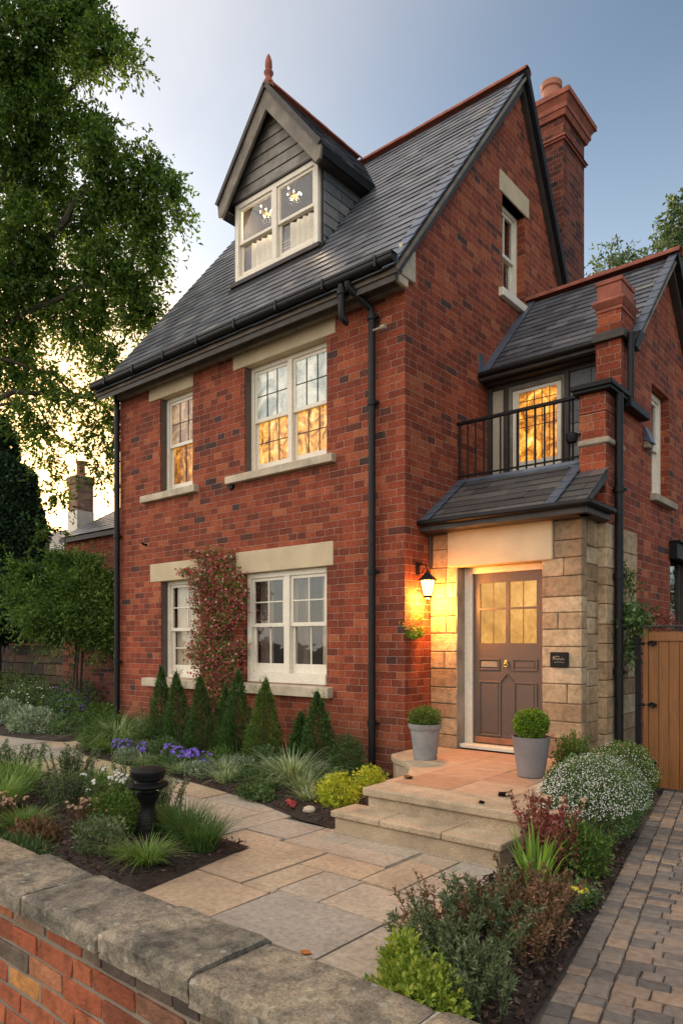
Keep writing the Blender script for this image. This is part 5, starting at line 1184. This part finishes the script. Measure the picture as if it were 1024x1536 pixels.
# climber on the front wall
cl = [(-3.10, 2.62, .42, .20), (-3.3, 2.35, .40, .25), (-2.85, 2.3, .38, .28), (-3.15, 2.0, .50, .25), (-2.75, 1.95, .32, .25), (-3.2, 1.65, .45, .25), (-3.3, 1.35, .42, .25), (-2.95, 1.35, .38, .22), (-3.1, 1.05, .42, .22), (-3.0, .75, .38, .24), (-2.9, 1.2, .35, .25), (-2.62, 2.15, .20, .16), (-2.6, 1.45, .16, .10), (-3.7, 2.52, .22, .05), (-3.5, 2.75, .16, .05), (-2.75, 1.1, .2, .18)]
Vc = []
for i, (x, z, rx, rz) in enumerate(cl):
    Vc.append(blob_leaves(int(9500*rx*rz)+120, (x+3.05, -.11, z), (rx, .10, rz), .042, .62, .1, .2, .45, 4, 1.0, i*2.7))
ms = MB()
for i in range(9):
    x = random.uniform(-.35, .3); ms.tube([(random.uniform(-.15, .1), -.04, -.0), (x*.5, -.06, .9), (x, -.05, 1.8), (x+random.uniform(-.3, .3), -.05, 2.5)], [.012, .009, .006, .003], 5)
vp = cat(*[flowers(int(110*rx*rz)+4, (x+3.05, -.14, z), (rx*.9, .10, rz*.9), .02) for x, z, rx, rz in cl])
plant('wall_climber', 'pink and green climbing plant on the brick between the two lower windows', 'climber', (-3.05, 0, 0), [('foliage', cat(*Vc), 'l_climb'), ('stems', ms, 'bark'), ('blossom', vp, 'pink_fl')])
# small hanging plants
plant('hanging_plant', 'small trailing plant on the corner brickwork below the lantern', 'plant', (.06, .10, 1.62), [('foliage', cat(blob_leaves(500, (0, 0, .0), (.11, .12, .07), .035, .6, .1, .3, .4, 6), twig_leaves(14, (0, 0, .14), (.06, .10, .20), .03, .5, 9, .14, (0, 0, .4))), 'l_box'), ('flowers', flowers(20, (0, 0, .02), (.10, .10, .08), .02), 'red_fl')])
plant('trailing_plant', 'tuft of green foliage on the sandstone quoins behind the black downpipe', 'plant', (1.93, 1.35, 2.28), [('foliage', twig_leaves(34, (0, 0, -.02), (.04, .10, .14), .04, .5, 9, .2, (.1, 0, -.9)), 'l_bush')])
plant('wall_shrub', 'leafy green plant spilling over the wall beside the gate top', 'plant', (2.02, 1.30, 1.72), [('foliage', cat(twig_leaves(110, (0, .0, .03), (.13, .12, .13), .055, .5, 9, .16, (.1, -.1, .2)), twig_leaves(40, (-.05, 0, -.18), (.06, .08, .18), .05, .45, 9, .2, (0, 0, -.8))), 'l_cover')])
plant('dark_plant', 'dark purple tuft on top of the wall just over the gate', 'plant', (2.24, 1.38, 1.74), [('foliage', twig_leaves(40, (0, 0, 0), (.10, .06, .06), .04, .5, 8, .14, (.4, -.1, .1)), 'l_red')])

# left bed between wall and path
tuft('bright fountain of grass at the left foot of the stone-capped wall', -.96, -3.75, 520, .24, 'l_grass', .006, .75, .5, .05)
tuft('round fine grass tuft nearest the wall in front of the black lamp', .52, -3.66, 520, .23, 'l_grass', .006, .75, .5, .05)
tuft('soft green grass clump just right of the black lamp', .18, -3.12, 600, .34, 'l_grass_d', .006, .5, .32, .12)
tuft('grass clump at the paving corner right of the black lamp', .48, -3.18, 560, .30, 'l_grass_d', .006, .55, .4, .10)
tuft('tall bright grass clump at the left edge of the left bed', -1.75, -3.62, 620, .42, 'l_grass', .007, .6, .35, .14)
tuft('second tall grass clump at the left edge, nearer the path', -2.35, -3.2, 620, .45, 'l_grass', .007, .6, .35, .18)
tuft('fine grass clump in front of the left wall coping', -1.45, -4.05, 420, .30, 'l_grass', .006, .6, .4, .1)
def wispy(label, x, y, h, r, mt, n=16, per=80, size=.035, fl=None, asp=.22, name='wispy_shrub', lean=.35, grp=None, z=.04, jit=.9):
    ms, tips = stems(n, r*2, h, .0035, lean); V = needles_on(tips, per, size, asp, jit)
    pc = [('stems', ms, 'bark'), ('leaves', V, mt)]
    if fl: c = np.array([t[2] for t in tips]); pc.append(('flowers', cat(*[flowers(4, tuple(q), (.02, .02, .015), .014) for q in c]), fl))
    return plant(name, label, 'shrub', (x, y, z), pc, grp)
wispy('wispy green perennial beside the tall bright grass', -1.25, -3.2, .42, .22, 'l_rose', 22, 90)
wispy('airy white-flowered perennial in the middle of the left bed', -.75, -3.15, .38, .22, 'l_cover', 22, 80, fl='white_fl')
wispy('tall wispy green perennial on the path side of the left bed', -1.1, -2.75, .42, .24, 'l_cover', 24, 90, .04)
wispy('loose green perennial right against the path edge', -.45, -2.85, .34, .24, 'l_rose', 24, 90, .035)
wispy('feathery dark perennial behind the tall grass at far left', -2.1, -2.75, .42, .26, 'l_rose', 26, 90, .04)
wispy('pink-headed perennial between the fountain grass and the lamp', -.52, -3.50, .26, .20, 'l_brown', 20, 60, .03, fl='pink_fl')
wispy('small dusty pink perennial left of the fountain grass', -1.2, -3.72, .24, .16, 'l_brown', 14, 60, .03, fl='pink_fl')
shrub('olive_shrub', 'loose olive green shrub left of the black lamp', (-.28, -3.38, .03), (.22, .2, .19), 2000, .034, 'l_bush', .45, up=.8)
shrub('olive_shrub', 'low grey-green shrub between the two front grass tufts', (.08, -3.72, .03), (.24, .16, .15), 1600, .032, 'l_rose', .4, up=.9)
shrub('olive_shrub', 'dark green shrub behind the wall coping at the far left', (-1.9, -4.1, .03), (.4, .3, .22), 2200, .04, 'l_cover', .45)
tuft('small bright grass clump between the two perennials left of the lamp', -.35, -3.2, 320, .26, 'l_grass', .006, .6, .4, .08)
tuft('lax grass clump on the path edge at the left', -1.9, -2.62, 420, .32, 'l_grass', .006, .7, .5, .14)
tuft('fine grass clump beside the coping left of the brownish cover', -1.05, -4.3, 300, .2, 'l_grass_d', .006, .7, .5, .1)
for i, (x, y, rx) in enumerate([(-3.1, -2.9, .5), (-3.9, -3.0, .5), (-2.9, -3.7, .5), (-4.8, -3.1, .5)]):
    wispy(['meadow-like clump at the far left by the path', 'second meadow-like clump further along the path', 'meadow-like clump behind the tall grasses', 'furthest meadow-like clump in the left bed'][i], x, y, .36, rx, 'l_cover' if i % 2 else 'l_rose', 34, 90, .045)
for i, (x, y, rx, ry, h, mt) in enumerate([(-1.5, -3.95, .35, .3, .16, 'l_cover'), (-.95, -4.15, .35, .22, .12, 'l_bush'), (-.35, -4.1, .35, .2, .10, 'l_cover'), (-2.3, -3.75, .5, .4, .22, 'l_bush'), (-1.55, -3.0, .4, .3, .2, 'l_cover'), (-.75, -2.9, .35, .2, .14, 'l_bush'), (-.2, -3.0, .25, .15, .12, 'l_cover'), (-3.2, -3.3, .6, .45, .26, 'l_cover'), (-.6, -3.85, .25, .18, .12, 'l_brown'), (-4.0, -3.5, .7, .5, .3, 'l_bush'), (-2.6, -4.3, .7, .4, .2, 'l_cover')]):
    lb = ['low green cover behind the leftmost coping stones', 'bright low cover below the fountain grass', 'sparse low cover between the coping and the lamp', 'leafy cover between the two tall grasses', 'green cover behind the pink-headed perennials', 'bright cover on the path edge behind the lamp', 'small cover just behind the lamp', 'dense cover under the meadow-like clumps', 'brownish cover left of the lamp foot', 'leafy cover in the far left of the bed', 'dark cover against the wall at the far left'][i]
    plant('ground_cover', lb, 'plant', (x, y, .03), [('foliage', blob_leaves(1700, (0, 0, h*.4), (rx, ry, h), .038, .42, .9, .4, .4, 5, .8, i*2.2, zmin=-.01), mt)], 'ground cover of the left bed')
# right bed
shrub('white_flower_bush', 'large mound of tiny white flowers spilling towards the driveway', (2.46, -1.02, .02), (.34, .62, .34), 15000, .026, 'l_cover', .45, extra=[('flowers', flowers(5200, (0, 0, .27), (.35, .64, .34), .0048), 'white_fl')], lump=.18, shell=.75)
shrub('white_flower_bush', 'smaller green mound dotted with white flowers by the gate post', (2.22, .22, .02), (.30, .55, .30), 8000, .028, 'l_bush', .45, extra=[('flowers', flowers(900, (0, 0, .25), (.31, .56, .30), .0058), 'white_fl')], lump=.25, shell=.7)
shrub('leafy_shrub', 'airy bright green shrub against the sandstone right of the door pot', (1.96, -.18, .25), (.17, .17, .24), 2600, .034, 'l_bush', .4, up=.8, jit=1.2, shell=.2)
wispy('brown-red wispy shrub halfway along the right bed', 2.86, -3.02, .32, .28, 'l_brown', 42, 110, .028, asp=.35, lean=.6, grp=None)
wispy('olive wispy shrub with reddish tips beside the brown-red one', 2.74, -3.24, .28, .26, 'l_rose', 34, 110, .03, asp=.3, lean=.6)
wispy('large grey-green rosemary-like shrub at the paving corner', 2.84, -3.62, .27, .34, 'l_rose', 40, 120, .032, asp=.26, lean=.6)
wispy('dark rosemary-like shrub beside the driveway near the wall', 3.03, -3.82, .22, .26, 'l_rose', 30, 110, .03, asp=.26, lean=.6)
shrub('lime_shrub', 'bright lime green shrub in the front corner behind the stone coping', (2.93, -4.12, .02), (.19, .17, .15), 3000, .026, 'l_lime', .5, up=.9)
shrub('lime_shrub', 'smaller lime green shrub left of the rosemary, on the paving edge', (2.70, -3.86, .02), (.11, .10, .13), 1300, .026, 'l_lime', .5, up=.9)
tuft('broad-bladed upright iris leaves beside the steps', 2.58, -2.32, 46, .42, 'l_iris', .022, .25, .22, .07, 'iris', None)
tuft('smaller iris clump with pale green blades next to the brown shrub', 2.70, -2.52, 34, .33, 'l_iris', .022, .3, .25, .05, 'iris', None)
wispy('red-leaved upright shrub in front of the low planter wall', 2.50, -2.02, .46, .16, 'l_red', 26, 90, .028, asp=.5, lean=.3, fl='pink_fl', name='red_shrub')
wispy('small red-leaved shrub behind the iris leaves', 2.68, -2.15, .36, .12, 'l_red', 16, 80, .026, asp=.5, lean=.3, name='red_shrub')
plant('bedding_plant', 'low red foliage inside the small planter', 'plant', (2.24, -1.25, .18), [('foliage', blob_leaves(700, (0, 0, .02), (.12, .18, .06), .03, .6, .5, .3, .3, 6), 'l_red')])
plant('bedding_plant', 'low white flowers at the steps end of the small planter', 'plant', (2.26, -1.62, .1), [('leaves', blob_leaves(500, (0, 0, .04), (.08, .14, .08), .03, .5, .5, .3, .3, 6), 'l_cover'), ('flowers', flowers(70, (0, 0, .06), (.08, .14, .07), .012), 'white_fl')])
shrub('green_shrub', 'dense green shrub beside the driveway below the planter wall', (2.72, -2.0, .02), (.20, .2, .19), 3200, .03, 'l_cone2', .4, up=.6)
shrub('ground_cover', 'low green cover between the white mound and the driveway edge', (2.86, -2.45, .02), (.16, .2, .06), 900, .028, 'l_cover', .5, st=False)
plant('yellow_flower', 'small bright yellow flower beside the driveway', 'flower', (2.93, -2.52, .05), [('leaves', blob_leaves(90, (0, 0, .03), (.04, .04, .03), .03, .5), 'l_bush'), ('flowers', flowers(16, (0, 0, .07), (.045, .04, .03), .02), 'yel_fl')])

wispy('airy olive shrub leaning over the paving from the right bed', 2.58, -3.42, .26, .22, 'l_brown', 26, 80, .026, asp=.3, lean=.7)
wispy('thin brownish shrub between the rosemary and the driveway setts', 3.0, -3.3, .26, .2, 'l_brown', 26, 80, .026, asp=.3, lean=.6)
wispy('sprawling olive shrub on the mulch near the yellow flower', 2.88, -2.75, .2, .2, 'l_rose', 24, 70, .026, asp=.3, lean=.8)
# left garden beyond the path
for i, (x, y, rx, ry, h, mt, n) in enumerate([(-6.9, -.75, .6, .35, .26, 'l_grey', 4200), (-8.3, -.6, .8, .4, .30, 'l_grey', 4200), (-7.4, .1, .7, .45, .36, 'l_cover', 4200), (-9.2, .35, .9, .5, .45, 'l_cover', 4000), (-6.4, .3, .5, .5, .28, 'l_bush', 3000), (-10.6, .6, 1.1, .6, .6, 'l_bush', 3600), (-6.2, -.55, .3, .3, .22, 'l_cover', 1800), (-8.3, .75, .7, .4, .5, 'l_cover', 3000), (-12, .3, 1.2, .6, .6, 'l_cover', 3000)]):
    lb = ['silver-green mound on the bend of the path', 'wide silver-green mound left of the path bend', 'mid green mound behind the silver ones', 'tall green mound in front of the left garden wall', 'bright green mound near the black corner pipe', 'large green mound at the left edge of the picture', 'small green mound closest to the grasses', 'green mound at the foot of the dark brick pier', 'furthest left green mound below the wall'][i]
    V = blob_leaves(n, (0, 0, h*.5), (rx, ry, h), .05, .5, .5, .6, .35, 2.5, .8, i*1.9, zmin=-.02)
    pc = [('foliage', V, mt)]
    if i in (2, 3, 7): pc.append(('flowers', flowers(60, (0, 0, h*.5), (rx, ry, h*1.05), .02), 'viol_fl' if i != 3 else 'white_fl'))
    plant('mound_plant', lb, 'plant', (x, y, .03), pc, 'mounding plants left of the path')
lw = thing('stone_garden_wall', 'old dark stone garden wall behind the planting on the left', 'wall', (-11.5, 1.2, 0))
m = MB(); m.fn = lambda x, y, z: (x, y, z); masonry(m, -4.5, 2.1, -.1, 1.92, [], 0, .25, .3, .8, (.16, .26), .012); m.build('stones', mat_island('dark_wall_stone', [(0, (.04, .032, .025)), (.5, (.065, .05, .038)), (.85, (.10, .065, .045)), (1, (.15, .08, .05))], .9, 10, .7, .8, .01), lw, bevel=.012)
m = MB(); m.box(-4.5, 2.1, -.04, .32, 1.925, 2.0); m.build('coping', M['stone_grey'], lw, bevel=.01)
bp_ = thing('brick_pier_wall', 'dark brick wall between the stone wall and the house corner', 'wall', (-9.38, 1.1, 0))
m = MB(); m.box(0, 3.80, 0, .35, -.1, 1.96); m.build('brickwork', M['brick_dark'], bp_)
m = MB(); m.box(-.03, 3.80, -.04, .38, 1.963, 2.03); m.build('coping', M['stone_grey'], bp_, bevel=.01)

# big shrub over the wall
bc = at(108, 905, 13.2)
Vb = []
for i, (px, py, rx, ry, D) in enumerate([(110, 900, 58, 50, 13), (75, 925, 45, 40, 12.8), (150, 925, 40, 42, 12.8), (120, 865, 48, 36, 13.4), (60, 880, 34, 26, 13.2), (160, 890, 28, 36, 13.2), (30, 870, 26, 12, 13), (85, 845, 20, 18, 13), (142, 945, 40, 28, 12.7), (100, 930, 46, 26, 12.6), (60, 925, 40, 20, 12.5), (165, 945, 20, 36, 12.5), (40, 900, 34, 26, 12.9), (60, 905, 46, 34, 13.1), (35, 855, 14, 8, 12.8), (22, 848, 10, 5, 12.8)]):
    c = at(px, py, D)-bc; s = D/1054
    Vb.append(blob_leaves(int(rx*ry*3.4)+200, tuple(c), (rx*s, .7*rx*s, ry*s), .075, .34, .1, .45, .4, 2.2, .9, i*3.3))
    Vb.append(twig_leaves(int(rx*ry/12)+8, tuple(c), (rx*s*1.05, .7*rx*s, ry*s*1.05), .08, .34, 9, .4, (0, 0, .1)))
ms, _ = stems(4, .6, 1.9, .03, .4, (0, 0, -1.6))
plant('big_shrub', 'big rounded bamboo-like green bush overhanging the dark wall at left', 'shrub', bc, [('foliage', cat(*Vb), 'l_bush'), ('stems', ms, 'bark')])
# dark ivy-clad conifer at the left edge
cc = at(-8, 965, 15.5); cc.z = 0
Vd = []
for i, (px, py, rx, ry) in enumerate([(0, 690, 26, 60), (8, 740, 46, 60), (5, 800, 60, 60), (10, 860, 60, 70), (-40, 780, 60, 120), (-20, 900, 80, 70), (38, 790, 26, 55), (30, 740, 22, 30), (-30, 690, 30, 50), (0, 650, 12, 26), (45, 850, 22, 50)]):
    c = at(px, py, 15.5)-cc; s = 15.5/1054
    Vd.append(blob_leaves(int(rx*ry*2.6)+300, tuple(c), (rx*s, rx*s, ry*s), .10, .5, .5, .72, .28, 1.8, .7, i*4.1))
m = MB(); m.tube([(0, 0, 0), (0, 0, 5.2)], [.18, .05], 8)
plant('tall_conifer', 'tall dark conifer mass at the left edge of the picture', 'tree', cc, [('crown', cat(*Vd), 'l_dark'), ('trunk', m, 'bark')])

# the overhanging tree
tc = at(-230, 965, 15.0); tc.z = 0
blobs = [(20,60,75,85,15),(90,40,62,60,15),(150,60,45,42,14.6),(120,20,52,36,15),(188,78,12,24,14.3),(206,98,9,12,14.2),(128,108,12,20,14.3),(118,95,24,20,14.6),(40,140,62,62,15.5),(5,200,55,80,15),(80,165,38,50,15),(130,195,36,44,15),(60,255,70,60,15.6),(150,225,30,38,14.6),(165,180,14,10,14.3),(160,285,48,50,15),(212,214,14,8,14.2),(195,240,16,14,14.5),(225,262,38,34,14.6),(258,282,22,28,14.4),(262,320,16,12,14.2),(205,320,52,46,15),(120,330,60,52,15.8),(35,345,62,60,15),(222,362,32,44,14.8),(150,400,58,56,15.2),(65,430,72,58,15.6),(5,430,45,60,15),(195,430,46,44,15),(232,405,14,22,14.6),(120,480,66,42,15.4),(205,478,34,28,14.9),(232,462,14,16,14.7),(25,505,52,46,15.4),(150,538,48,26,15),(60,565,60,24,15.2),(100,598,48,16,14.8),(158,590,30,18,15),(150,640,34,16,15),(160,672,20,10,15),(35,615,48,20,15),(120,668,26,12,14.6),(70,690,26,14,14.6),(60,655,30,12,15),(70,790,14,16,14.8),(95,715,14,8,14.6),(150,705,34,12,14.8),(90,745,26,12,14.8),(172,625,20,26,15),(50,640,40,24,15.2),(172,660,18,18,14.9),(10,560,40,40,15.4),(-60,300,90,280,16),(-40,60,70,90,15),(-60,560,60,80,16),(-190,200,110,140,15.5),(-170,420,100,120,15.5),(-260,320,90,160,15.5)]
Vt = []; ms = MB(); T0 = Vector((0, 0, 0))
trunk = [(0, 0, -.2), (.05, .05, 3), (.15, .1, 6), (.5, .2, 9), (.9, .3, 13)]
ms.tube(trunk, [.34, .27, .22, .16, .07], 12)
def branch(px0, py0, D0_, pts, r0):
    P = [at(px0, py0, D0_)-tc]+[at(px, py, D)-tc for px, py, D in pts]; n = len(P)
    # smooth
    Q = []
    for i in range(n-1):
        for k in range(4): Q.append(P[i].lerp(P[i+1], k/4)+Vector((0, 0, .04*math.sin(k+i))))
    Q.append(P[-1]); ms.tube(Q, [r0*(1-.85*i/(len(Q)-1)) for i in range(len(Q))], 7)
branch(-215, 620, 15, [(-80, 500, 15), (20, 400, 15), (95, 335, 15), (112, 300, 15), (135, 283, 15), (160, 276, 15), (230, 262, 14.6)], .12)
branch(-215, 520, 15, [(-60, 360, 15), (20, 250, 15), (80, 160, 15), (150, 80, 14.6), (190, 75, 14.4)], .11)
branch(-215, 700, 15, [(-80, 620, 15), (20, 590, 15), (80, 585, 15), (150, 600, 15), (176, 640, 15)], .09)
branch(-215, 640, 15, [(-60, 520, 15), (40, 470, 15), (120, 430, 15), (200, 420, 15), (235, 400, 14.7)], .09)
branch(-80, 620, 15, [(0, 610, 15), (50, 600, 15), (90, 660, 15), (130, 672, 15)], .045)
branch(-80, 520, 15, [(0, 540, 15), (80, 560, 15), (110, 590, 15), (150, 600, 15), (165, 560, 15)], .05)
branch(-200, 420, 15, [(-60, 200, 15), (0, 100, 15), (60, 40, 15), (120, 10, 15)], .09)
for i, (px, py, rx, ry, D) in enumerate(blobs):
    c = at(px, py, D)-tc; s = D/1054; dens = 1 if px > -30 else .45
    nt = int(rx*ry/(10.5 if py < 500 else 14 if py < 610 else 20)*dens)+3; q_ = .24
    Vt.append(twig_leaves(nt, tuple(c), (max(rx*s-q_, .08), max(rx, ry)*s*.45, max(ry*s-q_, .08)), .108, .46, 13, .46, (.35, -.1, -.15), jit=.4))
plant('overhanging_tree', 'large leafy tree whose branches hang into the sky from the left edge', 'tree', tc, [('crown', cat(*Vt), 'l_tree'), ('trunk', ms, 'bark')])
Vw = cat(*[blob_leaves(1500, (-75+6.5*i+rng.uniform(-2, 2), 42+8*math.sin(i*1.3), 2.2), (5, 3, rng.uniform(2.2, 4.4)), .5, .6, .4, .6, .4, .3, .9, i) for i in range(22)])
tag(mesh_quads('distant_trees', Vw, M['l_dark'], None), 'dark line of far trees low on the horizon', kind='stuff')
# trees behind the wing on the right
def far_tree(name, label, base, bl, D, mt, leaf=.10, dens=1.0, trunk_r=.12):
    b = at(*base, D); b.z = 0; V = []; m = MB()
    cs = [at(px, py, D)-b for px, py, rx, ry in bl]; s = D/1054
    top = max(cs, key=lambda q: q.z); m.tube([(0, 0, 0), Vector((top.x*.3, top.y*.3, top.z*.5)), top], [trunk_r, trunk_r*.6, .02], 8)
    for q in cs: m.tube([Vector((top.x*.25, top.y*.25, q.z*.55)), Vector((q.x*.6, q.y*.6, q.z*.8)), q], [trunk_r*.35, trunk_r*.2, .01], 5)
    for i, (px, py, rx, ry) in enumerate(bl):
        V.append(twig_leaves(int(rx*ry/9*dens)+5, tuple(cs[i]), (rx*s, rx*s, ry*s), leaf, .45, 9, .4, (0, 0, .15)))
    return plant(name, label, 'tree', b, [('crown', cat(*V), mt), ('trunk', m, 'bark')])
far_tree('tree', 'tall grey-green tree rising behind the right edge of the roof', (1050, 965), [(1018,330,16,36),(1005,390,20,30),(1030,360,30,50),(985,375,10,8),(1020,430,26,40),(990,400,10,14),(1040,470,30,60),(1022,520,20,40),(1030,300,14,14)], 19, 'l_treeR', .12, 1.5)
far_tree('tree', 'small sparse treetop just showing above the ridge of the side wing', (930, 965), [(935,385,16,14),(915,402,20,10),(948,392,12,10),(905,412,14,8),(985,378,12,10),(930,410,40,10),(912,378,4,10)], 17, 'l_treeR', .10, 1.0)
tri = [(1015+dx, 560+dy, 22, 50) for dx, dy in ((10, 40), (20, 140), (10, 240), (25, 340))]

# neighbouring house
nb = thing('neighbour_house', 'neighbouring brick house with a grey slate roof behind the big bush', 'house', at(70, 965, 21)-Vector((0, 0, 1.5)))
nb.location.z = 0; nx = nb.location.copy(); 
e0 = Vector((-5.5, 0, 4.25)); 
m = MB(); m.box(-5.5, 1.95, 0, 4.5, 0, 4.0); m.box(1.952, 6.2, -.5, 4.5, 0, 4.35); m.build('wall', M['brick'], nb)
for k, (xa, xb, yf, ze_, zr) in enumerate(((-5.6, 2.0, -.15, 4.0, 5.45), (1.95, 6.3, -.65, 4.35, 6.0))):
    yr = 2.2; m = MB(); m.prism([(xa, yf, ze_), (xa, yr, zr), (xa, 4.7, ze_), (xa, 4.7, ze_-.12), (xa, yr, zr-.15), (xa, yf, ze_-.12)], (xb-xa, 0, 0)); RF = m.build('roof', M['timber'], nb)
    m = MB(); slate_field(m, (xa, yf-.03, ze_+.01), (1, 0, 0), (0, yr-yf, zr-ze_), xb-xa, math.hypot(yr-yf, zr-ze_)+.02, .28, .2); m.build('roof_slates', M['slate'], nb)
m = MB(); c_ = Vector((.62, .75, 0)); m.box(c_.x-.26, c_.x+.26, c_.y-.26, c_.y+.26, 4.2, 6.3); nch = m.build('chimney', M['tanbrick'], nb)
m = MB(); slab(m, c_.x-.27, c_.x+.27, c_.y-.27, c_.y+.27, 6.0, 6.04); slab(m, c_.x-.31, c_.x+.31, c_.y-.31, c_.y+.31, 6.26, 6.30); slab(m, c_.x-.30, c_.x+.30, c_.y-.30, c_.y+.30, 6.30, 6.5); m.build('chimney_cap', M['tanbrick'], nch, bevel=.02)
m = MB(); m.box(c_.x-.275, c_.x+.275, c_.y-.275, c_.y+.275, 4.2, 5.45); m.build('lead_skirt', M['white'], nch)
m = MB(); m.lathe([(.16, 0), (.13, .1), (.12, .4), (.15, .42), (.15, .48), (.1, .48)], (c_.x, c_.y, 6.5), 14); m.build('chimney_pot', M['potclay'], nch, smooth=True)
print('MESHES', len(bpy.data.objects), 'FACES', sum(len(me.polygons) for me in bpy.data.meshes))
